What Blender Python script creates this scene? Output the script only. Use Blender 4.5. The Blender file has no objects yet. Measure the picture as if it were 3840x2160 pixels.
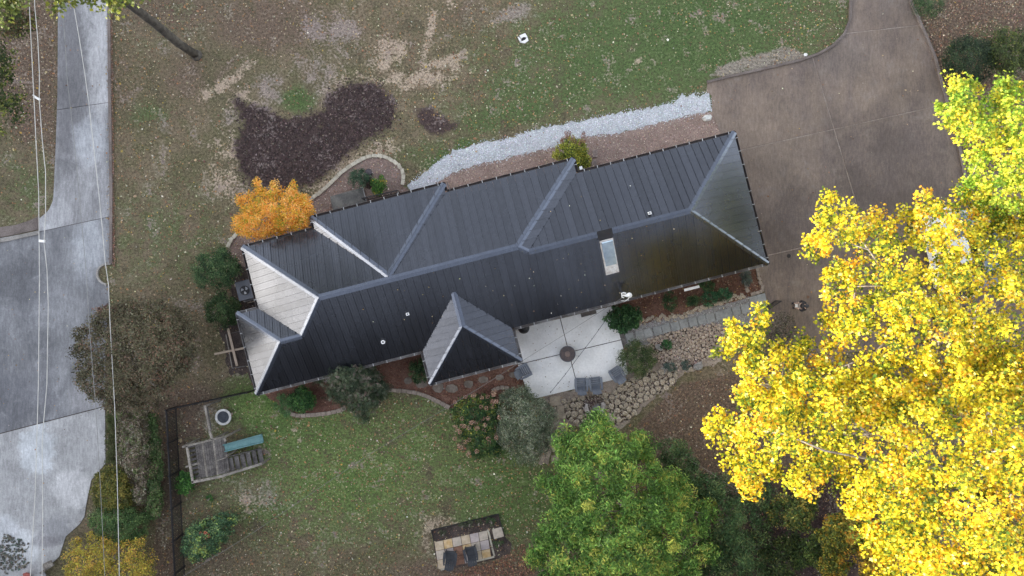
import bpy, math, random
import numpy as np
from mathutils import Matrix, Vector
R = math.radians
rnd = random.Random(7)
rg = np.random.default_rng(11)
S = bpy.context.scene
COL = S.collection

# ------------------------------------------------------------------ camera, sky, sun, exposure
H, F = 40.0, 2560.0
cd = bpy.data.cameras.new("camera"); cd.sensor_width = 36; cd.lens = 24; cd.clip_start = .5; cd.clip_end = 3000
cam = bpy.data.objects.new("camera", cd); COL.objects.link(cam); cam.location = (0, 0, H); cam.rotation_euler = (0, 0, 0)
S.camera = cam
SUN_EL, SUN_DIR = R(9.5), Vector((-.995, -.10, 0)).normalized()      # low late-afternoon sun beyond the left edge
W = bpy.data.worlds.new("World"); S.world = W; W.use_nodes = True
nt = W.node_tree; nt.nodes.clear()
sky = nt.nodes.new("ShaderNodeTexSky"); sky.sky_type = 'NISHITA'; sky.sun_disc = False
sky.sun_elevation = SUN_EL; sky.sun_rotation = math.atan2(SUN_DIR.x, SUN_DIR.y)
sky.air_density = 1.0; sky.dust_density = 1.1; sky.ozone_density = 1.0
hs = nt.nodes.new("ShaderNodeHueSaturation"); hs.inputs['Saturation'].default_value = .40; hs.inputs['Hue'].default_value = .512
bg = nt.nodes.new("ShaderNodeBackground"); bg.inputs[1].default_value = .15
wo = nt.nodes.new("ShaderNodeOutputWorld")
nt.links.new(sky.outputs[0], hs.inputs['Color']); nt.links.new(hs.outputs[0], bg.inputs[0]); nt.links.new(bg.outputs[0], wo.inputs[0])
sl = bpy.data.lights.new("sun", 'SUN'); sl.energy = 2.5; sl.angle = R(.5); sl.color = (1, .90, .72)
so = bpy.data.objects.new("sun", sl); COL.objects.link(so)
sv = Vector((SUN_DIR.x*math.cos(SUN_EL), SUN_DIR.y*math.cos(SUN_EL), math.sin(SUN_EL)))
so.rotation_euler = sv.to_track_quat('Z', 'Y').to_euler(); so.location = sv*90
vs = S.view_settings; vs.view_transform = 'Standard'; vs.look = 'None'; vs.gamma = 1; vs.use_curve_mapping = False
vs.exposure = 2.46
S.render.engine = 'CYCLES'

# ------------------------------------------------------------------ helpers
def P(px, py, z=0.):
    s = (H-z)/F
    return Vector(((px-1920)*s, (1080-py)*s, z))
TH = R(14.33); CU, SU = math.cos(TH), math.sin(TH)
def UV(u, v, z=0.):                                   # house frame (along ridge, across ridge) -> world
    return Vector((u*CU-v*SU, u*SU+v*CU, z))
def mesh(name, vs_, fs_):
    m = bpy.data.meshes.new(name); m.from_pydata([tuple(v) for v in vs_], [], fs_); m.update(); return m
def put(name, me, mat=None, parent=None, loc=None, rot=None, smooth=False):
    if mat is not None and not me.materials: me.materials.append(mat)
    if smooth: me.shade_smooth()
    o = bpy.data.objects.new(name, me); COL.objects.link(o)
    if parent is not None:
        o.parent = parent
        if parent.get('_w') is not None and loc is None: o.matrix_parent_inverse = Matrix.Translation(-parent.location)
    if loc is not None: o.location = loc
    if rot is not None: o.rotation_euler = rot
    return o
def tag(o, label=None, cat=None, group=None, kind=None):
    if label: o['label'] = label
    if cat: o['category'] = cat
    if group: o['group'] = group
    if kind: o['kind'] = kind
    return o
def thing(name, label, cat, loc=(0, 0, 0), rz=0., group=None, world=True):
    o = bpy.data.objects.new(name, None); COL.objects.link(o); o.location = loc; o.rotation_euler = (0, 0, rz); o.empty_display_size = .2
    if world: o['_w'] = 1
    return tag(o, label, cat, group)
def struct(name, me, mat): return tag(put(name, me, mat), kind='structure')
def copy_tree(o, parent=None):
    c = o.copy(); COL.objects.link(c)
    if parent is not None: c.parent = parent; c.matrix_parent_inverse = o.matrix_parent_inverse.copy()
    for ch in list(o.children): copy_tree(ch, c)
    return c

class B:                                               # collects simple solids into one mesh
    def __init__(s): s.v = []; s.f = []
    def add(s, vs_, fs_):
        n = len(s.v); s.v += [Vector(v) for v in vs_]; s.f += [tuple(i+n for i in f) for f in fs_]; return s
    def hexa(s, b, t):                                 # prism between two equal rings
        n = len(b); s.add(list(b)+list(t), [tuple(range(n-1, -1, -1)), tuple(range(n, 2*n))]+[(i, (i+1) % n, n+(i+1) % n, n+i) for i in range(n)]); return s
    def box(s, c, d, rz=0., tilt=None):
        M_ = Matrix.Rotation(rz, 3, 'Z')
        if tilt is not None: M_ = M_ @ tilt
        x, y, z = d[0]/2, d[1]/2, d[2]/2; c = Vector(c)
        q = [(-x, -y), (x, -y), (x, y), (-x, y)]
        s.hexa([c+M_ @ Vector((a, b, -z)) for a, b in q], [c+M_ @ Vector((a, b, z)) for a, b in q]); return s
    def bar(s, p, q, w, h):                            # rectangular bar from p to q
        p, q = Vector(p), Vector(q); d = (q-p).normalized()
        up = Vector((0, 0, 1)) if abs(d.z) < .95 else Vector((1, 0, 0))
        a = d.cross(up).normalized()*w/2; b = a.cross(d).normalized()*h/2
        s.hexa([p-a-b, p+a-b, p+a+b, p-a+b], [q-a-b, q+a-b, q+a+b, q-a+b]); return s
    def tube(s, pts, rad, n=6, cap=True):
        pts = [Vector(p) for p in pts]; rad = rad if hasattr(rad, '__len__') else [rad]*len(pts)
        rings = []
        for i, p in enumerate(pts):
            d = (pts[min(i+1, len(pts)-1)]-pts[max(i-1, 0)]).normalized()
            a = d.cross(Vector((0, 0, 1)) if abs(d.z) < .9 else Vector((1, 0, 0))).normalized(); b = d.cross(a)
            rings.append([p+(a*math.cos(t)+b*math.sin(t))*rad[i] for t in [2*math.pi*k/n for k in range(n)]])
        vs_ = [v for r in rings for v in r]; fs_ = []
        for i in range(len(pts)-1):
            for k in range(n): fs_.append((i*n+k, i*n+(k+1) % n, (i+1)*n+(k+1) % n, (i+1)*n+k))
        if cap: fs_ += [tuple(range(n-1, -1, -1)), tuple((len(pts)-1)*n+k for k in range(n))]
        s.add(vs_, fs_); return s
    def disc(s, c, r, z0, z1, n=28, r2=None):
        c = Vector(c); r2 = r if r2 is None else r2
        s.hexa([Vector((c.x+r*math.cos(2*math.pi*k/n), c.y+r*math.sin(2*math.pi*k/n), z0)) for k in range(n)],
               [Vector((c.x+r2*math.cos(2*math.pi*k/n), c.y+r2*math.sin(2*math.pi*k/n), z1)) for k in range(n)]); return s
    def ring(s, c, r0, r1, z0, z1, n=32, a0=0., a1=2*math.pi, jit=0.):
        c = Vector(c); full = abs(a1-a0-2*math.pi) < 1e-6; m = n if full else n+1; vs_ = []
        for k in range(m):
            a = a0+(a1-a0)*k/n; j = jit*math.sin(k*5.1)
            for r, z in ((r0, z0), (r1+j, z0), (r1+j, z1+j*.3), (r0-j*.5, z1)): vs_.append((c.x+r*math.cos(a), c.y+r*math.sin(a), z))
        fs_ = []
        for k in range(n):
            p, q = 4*k, 4*((k+1) % m)
            for e in range(4): fs_.append((p+e, q+e, q+(e+1) % 4, p+(e+1) % 4))
        s.add(vs_, fs_); return s
    def build(s, name, mat=None, parent=None, smooth=False): return put(name, mesh(name, s.v, s.f), mat, parent, smooth=smooth)

def prism(poly, z0, z1):
    return B().hexa([Vector((p[0], p[1], z0)) for p in poly], [Vector((p[0], p[1], z1)) for p in poly])
def area(poly): return sum(a[0]*b[1]-b[0]*a[1] for a, b in zip(poly, poly[1:]+poly[:1]))/2
def ccw(poly): return poly if area(poly) > 0 else poly[::-1]
def pxpoly(pts, z=0.): return ccw([P(x, y, z) for x, y in pts])
def rough(pts, step, amp, seed=1):                     # pixel polygon with a naturally uneven outline
    r = random.Random(seed); out = []
    for (x0, y0), (x1, y1) in zip(pts, pts[1:]+pts[:1]):
        L = math.hypot(x1-x0, y1-y0); n = max(1, int(L/step))
        for k in range(n):
            t = k/n; out.append((x0+(x1-x0)*t+r.gauss(0, amp), y0+(y1-y0)*t+r.gauss(0, amp)))
    return out
def clip(poly, p, n):                                  # keep side where (x-p).n >= 0
    out = []; p = Vector(p[:2]); n = Vector(n[:2])
    for a, b in zip(poly, poly[1:]+poly[:1]):
        da = (Vector(a[:2])-p).dot(n); db = (Vector(b[:2])-p).dot(n)
        if da >= 0: out.append(a)
        if (da >= 0) != (db >= 0):
            t = da/(da-db); out.append(Vector((a[0]+(b[0]-a[0])*t, a[1]+(b[1]-a[1])*t, 0)))
    return out
def split(poly, a, b, gap=.03):                        # cut a polygon along line a-b leaving a joint
    d = (Vector(b)-Vector(a)); n = Vector((-d.y, d.x)).normalized()
    return clip(poly, Vector(a[:2])+n*gap/2, n), clip(poly, Vector(a[:2])-n*gap/2, -n)
def inside(x, y, poly):
    x = np.asarray(x); y = np.asarray(y); c = np.zeros(x.shape, bool); n = len(poly)
    for i in range(n):
        x0, y0 = poly[i][0], poly[i][1]; x1, y1 = poly[(i+1) % n][0], poly[(i+1) % n][1]
        if y0 == y1: continue
        c ^= ((y0 > y) != (y1 > y)) & (x < (x1-x0)*(y-y0)/(y1-y0)+x0)
    return c
def edge_dist(x, y, poly):
    d = np.full(np.shape(x), 1e9); n = len(poly)
    for i in range(n):
        x0, y0 = poly[i][0], poly[i][1]; x1, y1 = poly[(i+1) % n][0], poly[(i+1) % n][1]
        L = max((x1-x0)**2+(y1-y0)**2, 1e-9); t = np.clip(((x-x0)*(x1-x0)+(y-y0)*(y1-y0))/L, 0, 1)
        d = np.minimum(d, np.hypot(x-(x0+t*(x1-x0)), y-(y0+t*(y1-y0))))
    return d
def sample(poly, n, rng=rg):
    xs = [p[0] for p in poly]; ys = [p[1] for p in poly]; ox, oy = [], []
    got = 0
    while got < n:
        x = rng.uniform(min(xs), max(xs), n*2+20); y = rng.uniform(min(ys), max(ys), n*2+20); k = inside(x, y, poly)
        ox.append(x[k]); oy.append(y[k]); got += k.sum()
    return np.concatenate(ox)[:n], np.concatenate(oy)[:n]
def ribbon(pts, w, z0, z1):                            # kerb-like strip along world points
    pts = [Vector((p[0], p[1])) for p in pts]; L, Rr = [], []
    for i, p in enumerate(pts):
        d = (pts[min(i+1, len(pts)-1)]-pts[max(i-1, 0)]).normalized(); n = Vector((-d.y, d.x))*w/2
        L.append(p+n); Rr.append(p-n)
    b = B()
    for i in range(len(pts)-1):
        q = [Rr[i], Rr[i+1], L[i+1], L[i]]
        vs_ = [(p.x, p.y, z0) for p in q]+[(p.x, p.y, z1) for p in q]
        f = [(4, 5, 6, 7), (0, 1, 5, 4), (2, 3, 7, 6)]
        if i == 0: f.append((3, 0, 4, 7))
        if i == len(pts)-2: f.append((1, 2, 6, 5))
        b.add(vs_, f)
    return b

# ------------------------------------------------------------------ materials
def newmat(name):
    m = bpy.data.materials.new(name); m.use_nodes = True; t = m.node_tree; t.nodes.clear()
    o = t.nodes.new("ShaderNodeOutputMaterial"); p = t.nodes.new("ShaderNodeBsdfPrincipled"); t.links.new(p.outputs[0], o.inputs[0])
    return m, t, p, o
def N(t, kind, **kw):
    n = t.nodes.new(kind)
    for k, v in kw.items():
        if k in n.inputs: n.inputs[k].default_value = v
        else: setattr(n, k, v)
    return n
def noise(t, co, scale, detail=4., rough_=.55, dist=0.):
    n = N(t, "ShaderNodeTexNoise"); n.inputs['Scale'].default_value = scale; n.inputs['Detail'].default_value = detail
    n.inputs['Roughness'].default_value = rough_; n.inputs['Distortion'].default_value = dist; t.links.new(co, n.inputs['Vector']); return n.outputs['Fac']
def ramp(t, fac, a, b, lo=0., hi=1.):
    m = N(t, "ShaderNodeMapRange", clamp=True, interpolation_type='SMOOTHSTEP'); t.links.new(fac, m.inputs[0])
    m.inputs[1].default_value = a; m.inputs[2].default_value = b; m.inputs[3].default_value = lo; m.inputs[4].default_value = hi; return m.outputs[0]
def mixc(t, fac, a, b, mode='MIX'):
    m = N(t, "ShaderNodeMix", data_type='RGBA', blend_type=mode)
    for s_, v in ((m.inputs[0], fac), (m.inputs[6], a), (m.inputs[7], b)):
        if isinstance(v, (int, float)): s_.default_value = v
        elif isinstance(v, tuple): s_.default_value = (*v, 1) if len(v) == 3 else v
        else: t.links.new(v, s_)
    return m.outputs[2]
def math_(t, op, a, b):
    m = N(t, "ShaderNodeMath", operation=op)
    for i, v in enumerate((a, b)):
        if isinstance(v, (int, float)): m.inputs[i].default_value = v
        else: t.links.new(v, m.inputs[i])
    return m.outputs[0]
def bump(t, p, h, strength, dist):
    b = N(t, "ShaderNodeBump"); b.inputs['Strength'].default_value = strength; b.inputs['Distance'].default_value = dist
    t.links.new(h, b.inputs['Height']); t.links.new(b.outputs[0], p.inputs['Normal'])
def grey(v): return (v, v, v)
def M(name, c1, c2, s1=2., s2=25., r=.85, bmp=.3, bd=.01, met=0., fine=.25, stretch=None, spec=.35, lo=.35, hi=.65):
    m, t, p, o = newmat(name); co = N(t, "ShaderNodeTexCoord").outputs['Object']
    if stretch:
        mp = N(t, "ShaderNodeMapping"); mp.inputs['Scale'].default_value = stretch; mp.inputs['Rotation'].default_value = (0, 0, 0); t.links.new(co, mp.inputs[0]); co = mp.outputs[0]
    a = noise(t, co, s1, 5, .6); f = noise(t, co, s2, 4, .65)
    c = mixc(t, ramp(t, a, lo, hi), c1, c2)
    oi = N(t, "ShaderNodeObjectInfo")
    v = math_(t, 'ADD', ramp(t, f, .25, .75, 1-fine, 1+fine), math_(t, 'MULTIPLY', math_(t, 'SUBTRACT', oi.outputs['Random'], .5), fine*.8))
    c = mixc(t, 1., c, None if False else math_to_col(t, v), 'MULTIPLY')
    t.links.new(c, p.inputs['Base Color']); p.inputs['Roughness'].default_value = r; p.inputs['Metallic'].default_value = met
    p.inputs['Specular IOR Level'].default_value = spec
    if bmp: bump(t, p, f, bmp, bd)
    return m
def math_to_col(t, v):
    c = N(t, "ShaderNodeCombineColor")
    for i in range(3): t.links.new(v, c.inputs[i])
    return c.outputs[0]
def leafmat(name, trans=.3, r=.55, var=.12):
    m, t, p, o = newmat(name); a = N(t, "ShaderNodeAttribute"); a.attribute_name = 'col'
    p.inputs['Roughness'].default_value = r; p.inputs['Specular IOR Level'].default_value = .25
    t.links.new(a.outputs[0], p.inputs['Base Color'])
    tr = N(t, "ShaderNodeBsdfTranslucent"); t.links.new(a.outputs[0], tr.inputs[0])
    mx = N(t, "ShaderNodeMixShader"); mx.inputs[0].default_value = trans
    t.links.new(p.outputs[0], mx.inputs[1]); t.links.new(tr.outputs[0], mx.inputs[2]); t.links.new(mx.outputs[0], o.inputs[0]); return m

LEAF = leafmat("leaf", .32); LITTER = leafmat("litter", .1, .8)
BARK = M("bark", (.16, .13, .11), (.34, .30, .26), 3, 30, .9, .5, .02)
BARKD = M("bark_dark", (.055, .048, .042), (.12, .105, .09), 3, 30, .9, .6, .02)
WOODG = M("weathered_wood", (.17, .15, .13), (.30, .27, .235), 2, 14, .9, .5, .006, fine=.35, stretch=(1, 1, 1))
WOODD = M("dark_weathered_wood", (.085, .075, .072), (.16, .145, .135), 2.5, 16, .9, .5, .006, fine=.4)
LUMBER = M("fresh_lumber", (.42, .33, .25), (.50, .40, .31), 3, 20, .8, .2, .004, fine=.1)
BLACK = M("black_metal", (.018, .017, .02), (.03, .028, .03), 3, 20, .5, .1, .003, fine=.1)
WHITE = M("white_plastic", (.68, .67, .66), (.78, .77, .76), 3, 20, .5, .05, .003, fine=.06)
HANG = M("hanger_metal", (.36, .36, .36), (.46, .46, .46), 3, 20, .5, .05, .003, fine=.06)
WIRE = M("pale_cable", (.42, .40, .38), (.54, .52, .49), 3, 20, .6, 0, .003, fine=.1)
CONC = M("old_concrete", (.30, .295, .30), (.44, .43, .43), .35, 6, .85, .25, .01, fine=.14)
SOIL = M("dark_soil", (.055, .042, .038), (.10, .075, .065), 2, 18, .95, .8, .03, fine=.5)

# --- metal roofing: dark bronze painted steel, glossy enough to mirror the sky
def roofmat(name, base, r, coat=.6):
    m, t, p, o = newmat(name); co = N(t, "ShaderNodeTexCoord").outputs['Object']
    a = noise(t, co, .5, 3, .5); f = noise(t, co, 5, 3, .5)
    oi = N(t, "ShaderNodeObjectInfo")
    v = math_(t, 'ADD', ramp(t, f, .3, .7, .92, 1.08), math_(t, 'MULTIPLY', math_(t, 'SUBTRACT', oi.outputs['Random'], .5), .26))
    t.links.new(mixc(t, 1., base, math_to_col(t, v), 'MULTIPLY'), p.inputs['Base Color'])
    t.links.new(ramp(t, a, .3, .7, r-.04, r+.05), p.inputs['Roughness'])
    p.inputs['Metallic'].default_value = .82; p.inputs['Specular IOR Level'].default_value = .5
    p.inputs['Coat Weight'].default_value = coat; p.inputs['Coat Roughness'].default_value = .18
    bump(t, p, a, .12, .05)
    return m
ROOF = roofmat("roof_metal", (.053, .056, .068), .25)
CAPM = roofmat("cap_metal", (.095, .107, .138), .26)

# ------------------------------------------------------------------ ground
def gcoord(lo, hi, st, far):
    inner = np.arange(lo, hi+1e-6, st); o = np.array([.5, 1.5, 4, 10, 25, 60, 140, 300, 600, 1200.])
    return np.concatenate([(lo-o)[::-1], inner, hi+o])
gx = gcoord(-33, 33, .16, 0); gy = gcoord(-20, 20, .16, 0)
GX, GY = np.meshgrid(gx, gy); PX = 1920+GX*64; PY = 1080-GY*64
nv = GX.size; Wd, Hd = len(gx), len(gy)
def sstep(a, b, x): t = np.clip((x-a)/(b-a), 0, 1); return t*t*(3-2*t)
def blob(cx, cy, rx, ry, st=1., ang=0., soft=1.7):
    a = R(ang); dx = PX-cx; dy = PY-cy; u = (dx*math.cos(a)+dy*math.sin(a))/rx; v = (-dx*math.sin(a)+dy*math.cos(a))/ry
    return st*(1-sstep(1-soft*.5, 1+soft*.5, np.hypot(u, v)))
def polym(pts, soft=18, st=1.):
    ins = inside(PX, PY, pts); d = edge_dist(PX, PY, pts); return st*sstep(-soft, soft, np.where(ins, d, -d))
def mx(*a):
    r = a[0]
    for b_ in a[1:]: r = np.maximum(r, b_)
    return r
DARKP = [(875, 368), (935, 395), (999, 422), (1075, 450), (1148, 436), (1222, 412), (1227, 368), (1272, 333), (1322, 308), (1396, 313), (1456, 348), (1481, 407), (1476, 477), (1396, 512), (1322, 561), (1247, 621), (1188, 681), (1098, 706), (949, 706), (899, 646), (884, 547), (909, 472)]
DARKP2 = [(1555, 407), (1615, 407), (1670, 447), (1729, 467), (1665, 507), (1620, 507), (1575, 467)]
m_dark = mx(polym(DARKP, 34), polym(DARKP2, 26, .9), blob(1520, 20, 0.1, .1))
m_green = mx(blob(2560, 130, 680, 270, .95, -10), blob(2150, 300, 420, 150, .78, -12), blob(2600, 60, 330, 120, 1), blob(1950, 420, 260, 60, .8, -14), blob(1120, 372, 62, 48, 1),
             blob(1735, 545, 38, 30, 1), blob(1660, 575, 26, 18, 1), blob(1350, 1730, 620, 330, .72, -8), blob(990, 1520, 150, 100, 1.1, 10), blob(1150, 1640, 260, 120, .9, 0), blob(1900, 1830, 260, 220, .88, 0),
             blob(1300, 1830, 300, 120, .9, 0), blob(560, 430, 90, 50, .5), blob(640, 900, 260, 200, .42), blob(1750, 600, 300, 90, .55), blob(1620, 620, 60, 50, .8), blob(640, 60, 200, 120, .3), blob(90, 700, 120, 150, .45), blob(1000, 1900, 200, 90, .7), blob(1650, 2000, 260, 60, .5), blob(3730, 200, 120, 120, .6))
m_straw = mx(blob(850, 310, 95, 22, 1, -38), blob(790, 350, 45, 25, .9, -10), blob(1440, 190, 60, 60, .55), blob(1500, 185, 22, 45, .9), blob(1610, 120, 16, 90, .95, 12), blob(1690, 12, 16, 30, .9), blob(1480, 290, 45, 26, 1), blob(1590, 300, 110, 35, .85, -12),
             blob(1640, 240, 90, 22, .9, -22), blob(1440, 250, 26, 30, .95), blob(870, 620, 75, 110, .75), blob(1380, 590, 120, 40, .7, -25), blob(1350, 320, 130, 50, .65, -20), blob(900, 380, 60, 40, .6), blob(1570, 640, 70, 40, .5), blob(1200, 700, 80, 25, .6, -20), blob(1700, 245, 28, 22, .8),
             blob(1105, 1612, 12, 9, 1), blob(1125, 1652, 12, 9, 1), blob(2368, 187, 16, 12, 1.2), blob(2394, 228, 14, 11, 1.2), blob(1640, 1965, 55, 34, 1, -20), blob(1600, 2010, 20, 50, .9), blob(930, 1890, 60, 40, .5), blob(2640, 330, 30, 18, .6))
m_dust = mx(blob(1180, 105, 55, 55, .95), blob(1290, 125, 60, 50, .95), blob(1190, 300, 60, 70, .6), blob(1340, 210, 50, 40, .6), blob(1925, 45, 75, 28, .9, -14), blob(1000, 330, 60, 50, .7), blob(1170, 250, 60, 60, .5), polym([(2648, 290), (2720, 240), (2797, 219), (2946, 172), (2996, 192), (3030, 222), (2900, 262), (2750, 296)], 9),
            blob(880, 440, 60, 50, .6), blob(620, 480, 40, 20, .55, 40), blob(900, 700, 60, 40, .6), blob(960, 1860, 110, 60, .62, 10), blob(780, 1550, 60, 60, .35), blob(1980, 60, 40, 20, .5))
m_dirt = mx(polym([(0, 0), (215, 0), (210, 640), (150, 500), (90, 560), (0, 420)], 60, .95), polym([(2360, 1640), (2420, 1560), (2560, 1440), (2760, 1400), (3000, 1400), (3300, 1700), (3300, 2300), (2300, 2300), (2250, 1800)], 25, 1.1),
            polym([(3400, -80), (4100, -80), (4100, 900), (3620, 700), (3560, 400), (3440, 80)], 20, 1.1), polym([(600, 1530), (700, 1500), (770, 1520), (770, 1660), (700, 1680), (690, 1850), (660, 2200), (560, 2200), (590, 1900)], 22, .9), blob(640, 40, 260, 110, .72), blob(1000, 90, 260, 120, .8), blob(460, 300, 60, 300, .45),
            blob(720, 300, 260, 140, .5), blob(1750, 60, 140, 110, .55), blob(820, 2090, 240, 80, .6), blob(1480, 1590, 260, 70, .55, -14), blob(1750, 2140, 300, 50, .85), blob(900, 1230, 70, 160, .5), blob(560, 1260, 220, 180, .6), blob(3000, 90, 130, 140, .25), blob(2700, 345, 80, 28, .8), blob(1560, 1850, 120, 90, .4), blob(690, 1500, 160, 80, .8), blob(1500, 130, 240, 120, .4))
m_dark = np.maximum(m_dark, blob(3040, 2020, 260, 260, 1.0)); m_fresh = mx(blob(1350, 1730, 640, 330, .95, -8), blob(990, 1520, 160, 110, 1.1, 10), blob(1900, 1830, 240, 220, .6, 0))  # first blob paints tree shade into the dark soil at the lower right
V = np.stack([GX.ravel(), GY.ravel(), np.zeros(nv)], 1)
far = np.maximum(np.abs(GX)-33, np.abs(GY)-20).ravel()
V[:, 2] = np.where(far > 30, -.0*far, 0)
ii, jj = np.meshgrid(np.arange(Wd-1), np.arange(Hd-1)); a0 = (jj*Wd+ii).ravel()
FQ = np.stack([a0, a0+1, a0+Wd+1, a0+Wd], 1)
def bigmesh(name, verts, faces, attrs=None):
    m = bpy.data.meshes.new(name); k = faces.shape[1]
    m.vertices.add(len(verts)); m.vertices.foreach_set('co', verts.astype(np.float32).ravel())
    m.loops.add(faces.size); m.loops.foreach_set('vertex_index', faces.astype(np.int32).ravel())
    m.polygons.add(len(faces)); m.polygons.foreach_set('loop_start', np.arange(0, faces.size, k, dtype=np.int32))
    m.update(calc_edges=True)
    for an, arr in (attrs or {}).items():
        c4 = np.ones((len(verts), 4), np.float32); c4[:, :arr.shape[1]] = arr
        at = m.attributes.new(an, 'FLOAT_COLOR', 'POINT'); at.data.foreach_set('color', c4.ravel())
    return m
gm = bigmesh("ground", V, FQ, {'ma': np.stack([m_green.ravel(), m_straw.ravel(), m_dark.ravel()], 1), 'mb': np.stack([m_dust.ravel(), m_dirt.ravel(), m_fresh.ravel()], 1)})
m, t, p, o = newmat("lawn"); co = N(t, "ShaderNodeTexCoord").outputs['Object']
a1 = N(t, "ShaderNodeAttribute"); a1.attribute_name = 'ma'; a2 = N(t, "ShaderNodeAttribute"); a2.attribute_name = 'mb'
s1 = N(t, "ShaderNodeSeparateColor"); s2 = N(t, "ShaderNodeSeparateColor"); t.links.new(a1.outputs[0], s1.inputs[0]); t.links.new(a2.outputs[0], s2.inputs[0])
nA = noise(t, co, .22, 6, .6); nB = noise(t, co, 1.3, 6, .65); nC = noise(t, co, 7, 5, .7); nD = noise(t, co, 26, 3, .7); nE = noise(t, co, .6, 8, .72, .4)
nn = math_(t, 'ADD', math_(t, 'MULTIPLY', math_(t, 'SUBTRACT', nE, .5), 2.2), math_(t, 'ADD', math_(t, 'MULTIPLY', math_(t, 'SUBTRACT', nB, .5), 1.3), math_(t, 'MULTIPLY', math_(t, 'SUBTRACT', nC, .5), 1.5)))
def msk(fac, k=.9, lo=.30, hi=.70): return ramp(t, math_(t, 'ADD', fac, math_(t, 'MULTIPLY', nn, k)), lo, hi)
c = mixc(t, ramp(t, nA, .4, .6), (.142, .121, .073), (.182, .142, .095))
c = mixc(t, ramp(t, nB, .42, .64, 0, .55), c, (.110, .112, .052))
c = mixc(t, ramp(t, nE, .52, .66, 0, .6), c, (.27, .215, .155))
c = mixc(t, ramp(t, nE, .46, .34, 0, .6), c, (.085, .075, .05))
c = mixc(t, math_(t, 'MULTIPLY', msk(s2.outputs[1], .8), .8), c, (.150, .105, .082))
gr = mixc(t, ramp(t, nB, .35, .65), (.064, .112, .036), (.092, .130, .050))
gr = mixc(t, s2.outputs[2], gr, mixc(t, ramp(t, nB, .35, .65), (.095, .17, .042), (.165, .225, .075)))
c = mixc(t, math_(t, 'MULTIPLY', msk(s1.outputs[0], 1.0, .15, .85), .9), c, gr)
c = mixc(t, math_(t, 'MULTIPLY', msk(s2.outputs[0], 1.5, .25, .95), .72), c, (.29, .235, .215))
c = mixc(t, math_(t, 'MULTIPLY', msk(s1.outputs[1], 1.6, .30, .95), .82), c, (.43, .335, .255))
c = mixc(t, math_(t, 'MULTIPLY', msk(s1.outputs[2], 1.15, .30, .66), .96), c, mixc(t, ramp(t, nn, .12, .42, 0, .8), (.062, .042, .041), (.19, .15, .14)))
fm = math_(t, 'ADD', ramp(t, nC, .32, .68, -.42, .42), ramp(t, nD, .32, .68, -.5, .5))
c = mixc(t, 1., c, math_to_col(t, math_(t, 'ADD', fm, 1.)), 'MULTIPLY')
t.links.new(c, p.inputs['Base Color']); p.inputs['Roughness'].default_value = .95; p.inputs['Specular IOR Level'].default_value = .15
bump(t, p, math_(t, 'ADD', nC, nD), .7, .05)
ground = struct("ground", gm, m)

# ------------------------------------------------------------------ scatterers
def leafshape(kind):
    if kind == 'maple':
        pts = []; L = [(0, .5), (20, .30), (52, .52), (80, .27), (118, .42), (158, .16), (202, .16), (242, .42), (280, .27), (308, .52), (340, .30)]
        for a, r in L: pts.append((math.sin(R(a))*r, math.cos(R(a))*r, .05*math.cos(R(a*2))))
        v = [(0, 0, .0)]+pts; n = len(pts); f = [(0, 1+(i+1) % n, 1+i) for i in range(n)]
    elif kind == 'oval':
        v = [(0, -.5, 0), (.26, -.08, .06), (.2, .25, .05), (0, .5, -.03), (-.2, .25, .05), (-.26, -.08, .06)]; f = [(0, 1, 2), (0, 2, 3), (0, 3, 4), (0, 4, 5)]
    elif kind == 'narrow':
        v = [(0, -.5, 0), (.13, 0, .05), (0, .5, -.06), (-.13, 0, .05)]; f = [(0, 1, 2), (0, 2, 3)]
    elif kind == 'spray':                              # a few narrow leaflets along a twig
        v, f = [], []
        for k, (y, a) in enumerate(((-.35, 60), (-.35, -60), (-.1, 55), (-.1, -55), (.15, 50), (.15, -50), (.3, 0))):
            c_, s_ = math.cos(R(a)), math.sin(R(a)); n = len(v)
            for (x0, y0, z0) in ((0, 0, 0), (.075, .16, .03), (0, .36, -.05), (-.075, .16, .03)):
                v.append((x0*c_+y0*s_, y+(-x0*s_+y0*c_), z0))
            f += [(n, n+1, n+2), (n, n+2, n+3)]
    elif kind == 'tri':
        v = [(-.07, 0, 0), (.07, 0, 0), (0, 1, .0)]; f = [(0, 1, 2)]
    elif kind == 'flat':
        v = [(0, -.5, 0), (.4, -.05, .1), (.1, .5, .02), (-.36, .1, .12)]; f = [(0, 1, 2), (0, 2, 3)]
    return np.array(v, float), np.array(f)
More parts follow.
